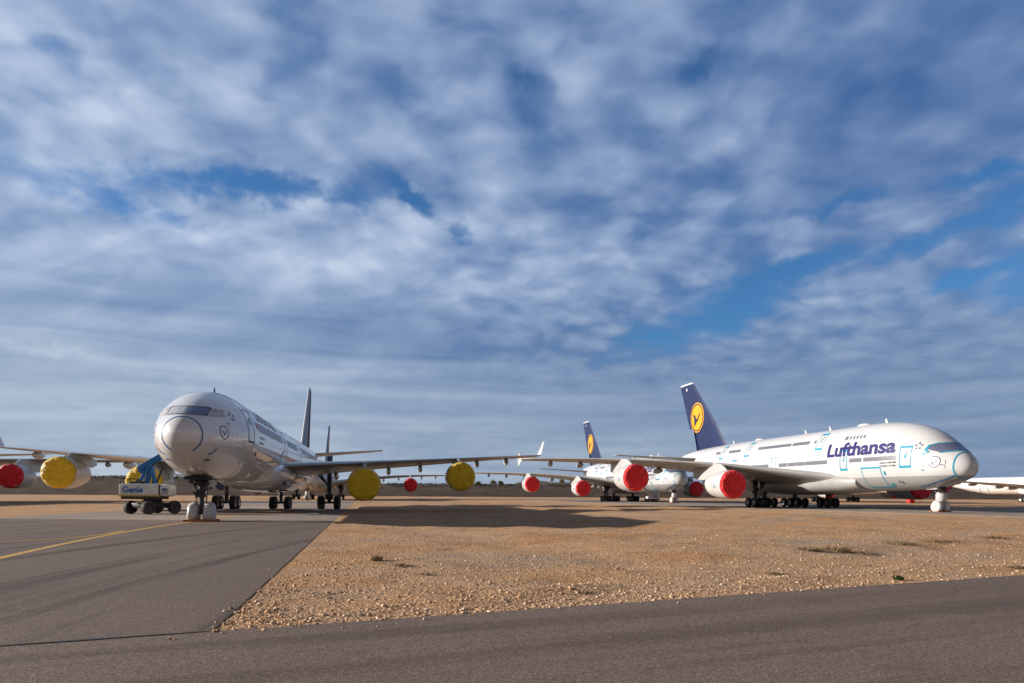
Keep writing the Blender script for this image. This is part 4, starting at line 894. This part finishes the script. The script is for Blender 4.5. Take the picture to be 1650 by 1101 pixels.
# rows of parked aircraft
big = build_large(); place(big, 49.2, 72.0, 11.5)
tag(big, 'double-deck white airliner with blue title lettering and turquoise taped doors, nose at right', 'airliner', 'double-deck airliners in storage')
slim = build_slim('yellow'); slim_gear(slim, 'wrap'); place(slim, -18.17, 37.2, 11.07)
tag(slim, 'long white airliner with yellow engine covers facing the camera, blue tape round its nose', 'airliner', 'slim four-engined airliners in storage')
G1 = 'double-deck airliners in storage'
for x, y, br, lb in ((36.5, 145.0, 11.4, 'double-deck airliner with yellow-disc tail parked directly behind the front lettered one, nose under its wing'),
                     (-48.8, 161.0, 10.4, 'double-deck airliner with red covers parked behind the yellow-covered one and mostly hidden by it'),
                     (-98.4, 72.0, 11.3, 'airliner cut off at the left edge, only its wing and a red-covered engine showing')):
    c = copy_tree(big); place(c, x, y, br); tag(c, lb, 'airliner', G1)
    if -60 < x < -40:
        for e in [e for e in c.children if e.name.startswith('engine')][:2]:
            for k in e.children:
                if k.name.startswith('engine_cover'): k.material_slots[0].link = 'OBJECT'; k.material_slots[0].material = M['navy']
slim2 = build_slim('red'); slim_gear(slim2, 'red'); place(slim2, 98, 162, 5)
tag(slim2, 'airliner with red wheel covers seen under the belly of the lettered airliner', 'airliner', 'slim four-engined airliners in storage')
c = copy_tree(slim2); place(c, 178.6, 180.0, 19)
decal(FB, 'cargo_tape', M['tape'], [e for e in c.children if e.name.startswith('fuselage')][0], lambda u, v: FB.side(u, v, 1, 0.03), [rect(52.0, 55.0, 4.55, 4.75), rect(52.0, 52.2, 3.2, 4.55), rect(54.8, 55.0, 3.2, 4.55)])
for e in [e for e in c.children_recursive if e.name.startswith('engine') or (e.parent and e.parent.name.startswith('engine'))]: bpy.data.objects.remove(e)
tag(c, 'far white airliner at the right edge whose rear fuselage shows behind the big nose', 'airliner', 'slim four-engined airliners in storage')

# ------------------------------------------------------------------ boom lift beside the nose
def build_lift():
    root = empty('boom_lift')
    rt = Matrix.Rotation(R(56), 4, 'Z'); off = Vector((0.15, 0.2, 0))
    ch = MB(); ch.box(off+Vector((0, 0, 0.74)), (2.9, 1.3, 0.34), rt, bev=0.05); ch.box(off+Vector((0, 0, 1.05)), (1.0, 1.0, 0.40), rt, bev=0.04)
    for x in (-1.2, 1.2): ch.box(off+rt @ Vector((x, 0, 0.60)), (0.34, 2.0, 0.26), rt, bev=0.04)
    ch.box(off+Vector((0, 0, 0.95)), (1.6, 0.5, 0.16), rt, bev=0.02)
    ch = ch.build('chassis', M['lift_dark'], root)
    for x in (-1.20, 1.20):
        for y in (-1.06, 1.06):
            wo = wheel(root, 0, 0, 0.55, 0.55, 0.46, mats=[M['rubber'], M['lift_dark']]); wo.location = off+rt @ Vector((x, y, 0)); wo.rotation_euler = (0, 0, R(56))
    tb = MB(); tb.box((-0.45, 0, 1.98), (3.1, 2.2, 0.98), bev=0.16); tb = tb.build('turret', M['lift_grey'], root)
    cv = MB(); cv.box((1.50, -0.30, 1.94), (0.86, 1.7, 0.98), bev=0.22); cv.build('engine_hood', M['lift_grey'], root)
    MB().box((1.06, -0.95, 1.98), (0.10, 0.3, 0.8), bev=0.02).build('hood_gap', M['lift_dark'], tb)
    hz_ = MB(); hz_.box((-0.45, 0, 1.49), (3.12, 2.22, 0.11), bev=0.02); hz_.build('hazard_band', M['hazard_yellow'], tb)
    st = MB()
    for k in range(26):
        x = -1.95+k*0.118; st.add([(x, -1.118, 1.44), (x+0.06, -1.118, 1.44), (x+0.09, -1.118, 1.54), (x+0.03, -1.118, 1.54)], [(0, 1, 2, 3)])
    st.build('hazard_stripe', M['lift_dark'], tb, smooth=False)
    decal(None, 'maker_lettering', M['lift_blue'], tb, lambda u, v: (u, -1.106, v), bm=text_bm('Genie', -1.70, -0.15, 1.74, 2.24, 0.04), su=9, sv_=9)
    decal(None, 'hood_mark', M['tape_blue'], tb, lambda u, v: (u, -1.156, v), [rect(1.35, 1.65, 1.88, 2.1)], su=9, sv_=9)
    MB().box((-0.35, 0, 1.33), (3.0, 2.0, 0.22), bev=0.03).build('turret_base', M['lift_dark'], root)
    bo = MB()
    bo.beam((-0.25, -0.1, 2.3), (-0.02, -0.1, 3.9), 0.42, 0.36); bo.beam((0.30, 0.25, 2.3), (0.10, 0.25, 3.8), 0.26, 0.22); bo.beam((0.62, -0.35, 2.3), (0.20, -0.35, 3.75), 0.22, 0.24); bo.beam((-0.95, 0.2, 2.4), (-0.35, 0.1, 3.6), 0.2, 0.2)
    bo.beam((-0.85, 0.0, 3.62), (0.85, 0.0, 4.72), 0.46, 0.46); bo.beam((-0.8, 0.0, 3.62), (0.05, -0.05, 3.2), 0.38, 0.34)
    bo.tube((-0.05, -0.4, 3.9), (-0.05, 0.45, 3.9), 0.2); bo.build('boom', M['lift_blue'], root, angle=40)
    rl_ = MB()
    for x in (-1.9, -1.2, -0.5): rl_.tube((x, -0.95, 2.45), (x, -0.95, 2.85), 0.03)
    rl_.path([(-1.9, -0.95, 2.85), (-0.5, -0.95, 2.85)], 0.03); rl_.build('handrail', M['lift_dark'], root)
    ho = MB(); ho.path([(-0.35, -0.32, 2.4), (-0.15, -0.36, 3.1), (0.12, -0.34, 3.7), (0.45, -0.26, 4.15), (0.8, -0.26, 4.4)], 0.035); ho.path([(0.1, 0.1, 2.4), (0.3, -0.1, 3.2), (0.15, -0.2, 3.8)], 0.03); ho.build('hose', M['lift_dark'], root)
    lv = MB()
    for k in range(5): lv.box((1.5, -1.152, 1.70+0.09*k), (0.5, 0.02, 0.035))
    lv.build('louvre', M['lift_dark'], tb, smooth=False)
    ji = MB(); ji.beam((0.82, 0.0, 4.7), (1.9, 0.5, 3.9), 0.22, 0.2); ji.tube((0.6, -0.35, 2.5), (1.05, -0.1, 3.9), 0.08); ji.build('jib', M['lift_dark'], root, angle=40)
    bk = MB()
    for z in (3.25, 3.8, 4.3):
        bk.path([(1.8, 0.1, z), (2.7, 0.1, z), (2.7, 1.6, z), (1.8, 1.6, z), (1.8, 0.1, z)], 0.03)
    for x in (1.8, 2.7):
        for y in (0.1, 0.85, 1.6): bk.tube((x, y, 3.2), (x, y, 4.3), 0.03)
    bk.box((2.25, 0.85, 3.2), (0.95, 1.55, 0.06)); bk.build('basket', M['lift_grey'], root)
    cy = MB(); cy.path([(-1.1, -0.3, 2.45), (-0.85, -0.3, 2.75), (-0.5, -0.3, 2.55)], 0.09); cy.box((-0.9, -0.3, 2.52), (0.9, 0.5, 0.22), bev=0.04); cy.build('control_box', M['lift_dark'], root)
    return root
lift = build_lift(); lift.location = (-29.7, 56.0, 0); lift.rotation_euler = (0, 0, R(9)); lift.scale = (1.0, 1.0, 1.0)
tag(lift, 'folded blue and grey boom lift on four black wheels beside the airliner nose', 'boom lift')

# ground power cart by the second double-decker
def build_cart():
    root = empty('power_cart')
    b0 = MB(); b0.box((0, 0, 1.15), (2.7, 1.4, 1.2), bev=0.10); b0.build('housing', M['nacelle'], root)
    fr = MB(); fr.box((0, 0, 0.46), (2.9, 1.3, 0.14), bev=0.03); fr.tube((-1.4, 0, 0.45), (-2.6, 0, 0.25), 0.05); fr.build('chassis', M['lift_dark'], root)
    for x in (-0.9, 0.9):
        for y in (-0.62, 0.62): wheel(root, x, y, 0.30, 0.30, 0.2)
    v = MB()
    for k in range(5): v.box((0.35, -0.712, 0.85+0.14*k), (1.0, 0.02, 0.06))
    v.build('vent', M['lift_dark'], root, smooth=False); MB().tube((1.0, 0.3, 1.7), (1.0, 0.3, 2.05), 0.07).build('exhaust_pipe', M['lift_dark'], root)
    return root
cart = build_cart(); cart.location = (34.2, 166.0, 0); cart.rotation_euler = (0, 0, R(12)); cart.scale = (1.15, 1.15, 1.3); tag(cart, 'white ground power cart parked near the rear airliner\'s wheels', 'power cart')

# ------------------------------------------------------------------ embankment, hills, scrub, trees
def ridge(name, y0, x0, x1, nx_, hfun, depth, mat, ny_=14, amp=0.5):
    V, Fc = [], []
    for j in range(ny_):
        v = j/(ny_-1)
        for i in range(nx_):
            x = x0+(x1-x0)*i/(nx_-1); prof = math.sin(math.pi*min(1, v*0.72+0.0))**0.9 if v < 1 else 0
            h = hfun(x)*prof; h += amp*noise.noise(Vector((x*0.05, v*6, y0)))*prof+amp*0.5*noise.noise(Vector((x*0.2, v*11, y0)))*prof
            V.append((x, y0+depth*v+0.03*depth*noise.noise(Vector((x*0.02, 3, 1))), h-0.3))
    for j in range(ny_-1):
        for i in range(nx_-1): Fc.append((j*nx_+i, j*nx_+i+1, (j+1)*nx_+i+1, (j+1)*nx_+i))
    return tag(MB().add(V, Fc).build(name, mat, angle=80), kind='structure')
m, t, b, oc = material('brown_bank')
n = t.noise(t.vmath('MULTIPLY', oc, (0.35, 1, 1.6)), 0.22, 6, 0.66); n2 = t.noise(oc, 1.1, 4, 0.65)
t.l.new(t.ramp(t.math('ADD', t.math('MULTIPLY', n, 0.65), t.math('MULTIPLY', n2, 0.35)), [(0.34, (0.035, 0.024, 0.020)), (0.5, (0.080, 0.053, 0.040)), (0.66, (0.14, 0.095, 0.068))]), b.inputs['Base Color'])
b.inputs['Roughness'].default_value = 0.95; t.l.new(t.bump(n2, 0.8, 0.8), b.inputs['Normal'])
bank_h = lambda x: 7.6+3.6*(1-1/(1+math.exp(-(x+120)/40)))+0.5*math.sin(x*0.021)
ridge('embankment', 390, -620, 700, 260, bank_h, 40, m)
m, t, b, oc = material('hill_scrub')
t.l.new(t.ramp(t.noise(oc, 0.01, 5, 0.6), [(0.3, (0.045, 0.05, 0.03)), (0.7, (0.12, 0.10, 0.065))]), b.inputs['Base Color']); b.inputs['Roughness'].default_value = 0.95
ridge('hills', 5200, -7000, 7000, 160, lambda x: 70+30*math.sin(x*0.0013+0.6)+30*math.sin(x*0.0041)+18*math.sin(x*0.011), 1800, m, amp=12)
# low dark scrub along the crest: one mass
def leaf_cloud(pts, sizes, seed):
    g = np.random.default_rng(seed); k = len(pts); a = g.random(k)*6.28; e = g.normal(0, 0.7, k)
    u = np.stack([np.cos(a)*np.cos(e), np.sin(a)*np.cos(e), np.sin(e)], -1); r = g.normal(0, 1, (k, 3)); v = np.cross(u, r); v /= np.linalg.norm(v, axis=1)[:, None]
    s_ = sizes[:, None]; V = np.stack([pts-u*s_, pts+v*s_*0.55, pts+u*s_, pts-v*s_*0.55], 1).reshape(-1, 3); F = np.arange(4*k).reshape(-1, 4)
    return V, F
def leaf_obj(name, V, F, mat, parent=None):
    mm = bpy.data.meshes.new(name); mm.from_pydata(V.tolist(), [], F.tolist()); mm.materials.append(mat)
    o = bpy.data.objects.new(name, mm); COL.objects.link(o); o.parent = parent; return o
def leafmat(name, c0, c1):
    m, t, b, oc = material(name); gi = t.new('ShaderNodeNewGeometry').outputs['Random Per Island']
    t.l.new(t.ramp(gi, [(0.0, c0), (1.0, c1)]), b.inputs['Base Color']); b.inputs['Roughness'].default_value = 0.8; return m
LM1 = leafmat('scrub_leaf', (0.025, 0.022, 0.016), (0.085, 0.062, 0.045)); LM2 = leafmat('yellow_green_leaf', (0.10, 0.10, 0.02), (0.26, 0.22, 0.05))
LM3 = leafmat('weed_leaf', (0.03, 0.06, 0.012), (0.09, 0.12, 0.03)); LM4 = leafmat('dry_stalk', (0.14, 0.095, 0.045), (0.34, 0.24, 0.125)); BARK = simple('bark', (0.07, 0.05, 0.035), 0.9, 0, 0.3, 4.0)
g = np.random.default_rng(21); n = 16000; xx = g.uniform(-560, 400, n); dens = np.array([noise.noise(Vector((x*0.03, 2, 0)))+0.5*noise.noise(Vector((x*0.13, 5, 0))) for x in xx])
keep = dens > -0.25; xx = xx[keep]; dens = dens[keep]; k = len(xx)
yy_ = 405+g.uniform(0, 16, k); zz = np.array([bank_h(x) for x in xx])*np.interp(yy_, [405, 416, 421], [0.88, 0.99, 1.0])-0.3+g.random(k)**1.6*(0.4+0.8*np.clip(dens+0.3, 0, 1))
V, F = leaf_cloud(np.stack([xx, yy_, zz], -1), 0.22+0.4*g.random(k), 5)
tag(leaf_obj('scrub', V, F, LM1), 'dark low scrub along the top of the brown embankment', 'scrub', kind='stuff')
def tree(x, y, z, h, r, mat, label, seed):
    g = np.random.default_rng(seed); root = empty('small_tree', (x, y, z)); tag(root, label, 'tree', 'small trees on the embankment')
    tr = MB(); tr.tube((0, 0, -0.3), (0.05, 0, h*0.5), 0.16, 0.10, 8)
    for q in range(6): a = q*1.1; tr.tube((0.03, 0, h*(0.3+0.03*q)), (math.cos(a)*r*0.6, math.sin(a)*r*0.6, h*(0.6+0.05*q)), 0.06, 0.02, 6)
    tr.build('trunk', BARK, root)
    cl = [(g.normal(0, r*0.45), g.normal(0, r*0.45), h*(0.45+0.5*g.random())) for _ in range(16)]; pts = np.concatenate([np.array(c)+g.normal(0, r*0.24, (70, 3)) for c in cl])
    V, F = leaf_cloud(pts, 0.14+0.16*g.random(len(pts)), seed); leaf_obj('crown', V, F, mat, root)
for k, (pxx, h, lb) in enumerate(((795, 2.6, 'yellowish tree on the embankment left of the red-covered outer engine'), (807, 2.2, 'smaller yellowish tree on the embankment, nearest to the left edge of a red engine cover'), (905, 3.2, 'green bushy tree on the embankment between two red engine covers'), (770, 1.8, 'smallest pale tree on the embankment right of the yellow engine cover'))):
    Y = 412.0; X = (pxx-825)/1100*Y; tree(X, Y, bank_h(X)*0.96-0.4, h, 1.5, LM2, lb, 40+k)
def tuft(x, y, n, h, r, mat, label, seed, green=False):
    g = np.random.default_rng(seed); z = float(ground_h(x, y)); V, F = [], []
    for i in range(n):
        a = g.random()*6.28; q = r*g.random()**0.7; b0 = np.array([q*math.cos(a)*0.6, q*math.sin(a)*0.6, -0.01]); tip = b0+np.array([g.normal(0, r*0.5), g.normal(0, r*0.5), h*0.75*(0.3+0.7*g.random())])
        wv = np.array([math.cos(a+1.3), math.sin(a+1.3), 0])*(0.012 if not green else 0.025); mid = (b0+tip)/2+np.array([0, 0, h*0.12]); k = len(V)
        V += [b0-wv, b0+wv, mid+wv, mid-wv, tip]; F += [(k, k+1, k+2, k+3), (k+3, k+2, k+4)]
    mm = bpy.data.meshes.new('weed_tuft'); mm.from_pydata([tuple(v) for v in V], [], F); mm.materials.append(mat)
    o = bpy.data.objects.new('weed_tuft', mm); COL.objects.link(o); o.location = (x, y, z); tag(o, label, 'weed', 'weeds on the gravel')
def gp(px_, py_): Y = 1100*EYE/(py_-796.0); return (px_-825)/1100*Y, Y
for k, (px_, py_, n, h, r, gm, lb) in enumerate((
    (1449, 931, 90, 0.16, 0.13, 1, 'bright green weed at the very edge of the taxiway'),
    (1350, 886, 260, 0.30, 0.55, 0, 'widest dry weed patch in the middle of the gravel on the right'),
    (1308, 888, 160, 0.20, 0.55, 0, 'low dry weed tuft left of the widest weed patch'),
    (1395, 889, 130, 0.18, 0.6, 0, 'thin dry weed tuft right of the widest weed patch'),
    (1450, 879, 170, 0.22, 0.9, 0, 'dry weed strip near the right parking strip'),
    (1510, 876, 120, 0.20, 0.8, 0, 'sparse dry weed below the big airliner nose wheels'),
    (1600, 868, 140, 0.22, 0.9, 0, 'dry weed patch near the right edge of the picture'),
    (1640, 912, 90, 0.12, 0.4, 0, 'small weed by the taxiway edge far right'),
    (608, 905, 110, 0.26, 0.22, 0, 'upright greyish weed in the gravel near the apron edge'),
    (650, 914, 90, 0.12, 0.35, 0, 'flat weed right of the upright greyish one'),
    (1250, 924, 90, 0.08, 0.35, 0, 'flat dark weed in the gravel above the taxiway'),
    (945, 955, 70, 0.08, 0.25, 0, 'tiny weed among the stones near the taxiway centre'),
    (690, 928, 60, 0.08, 0.3, 0, 'flat low weed among stones below the yellow engine covers'))):
    X, Y = gp(px_, py_); tuft(X, Y, n, h, r, LM3 if gm else LM4, lb, 60+k, bool(gm))
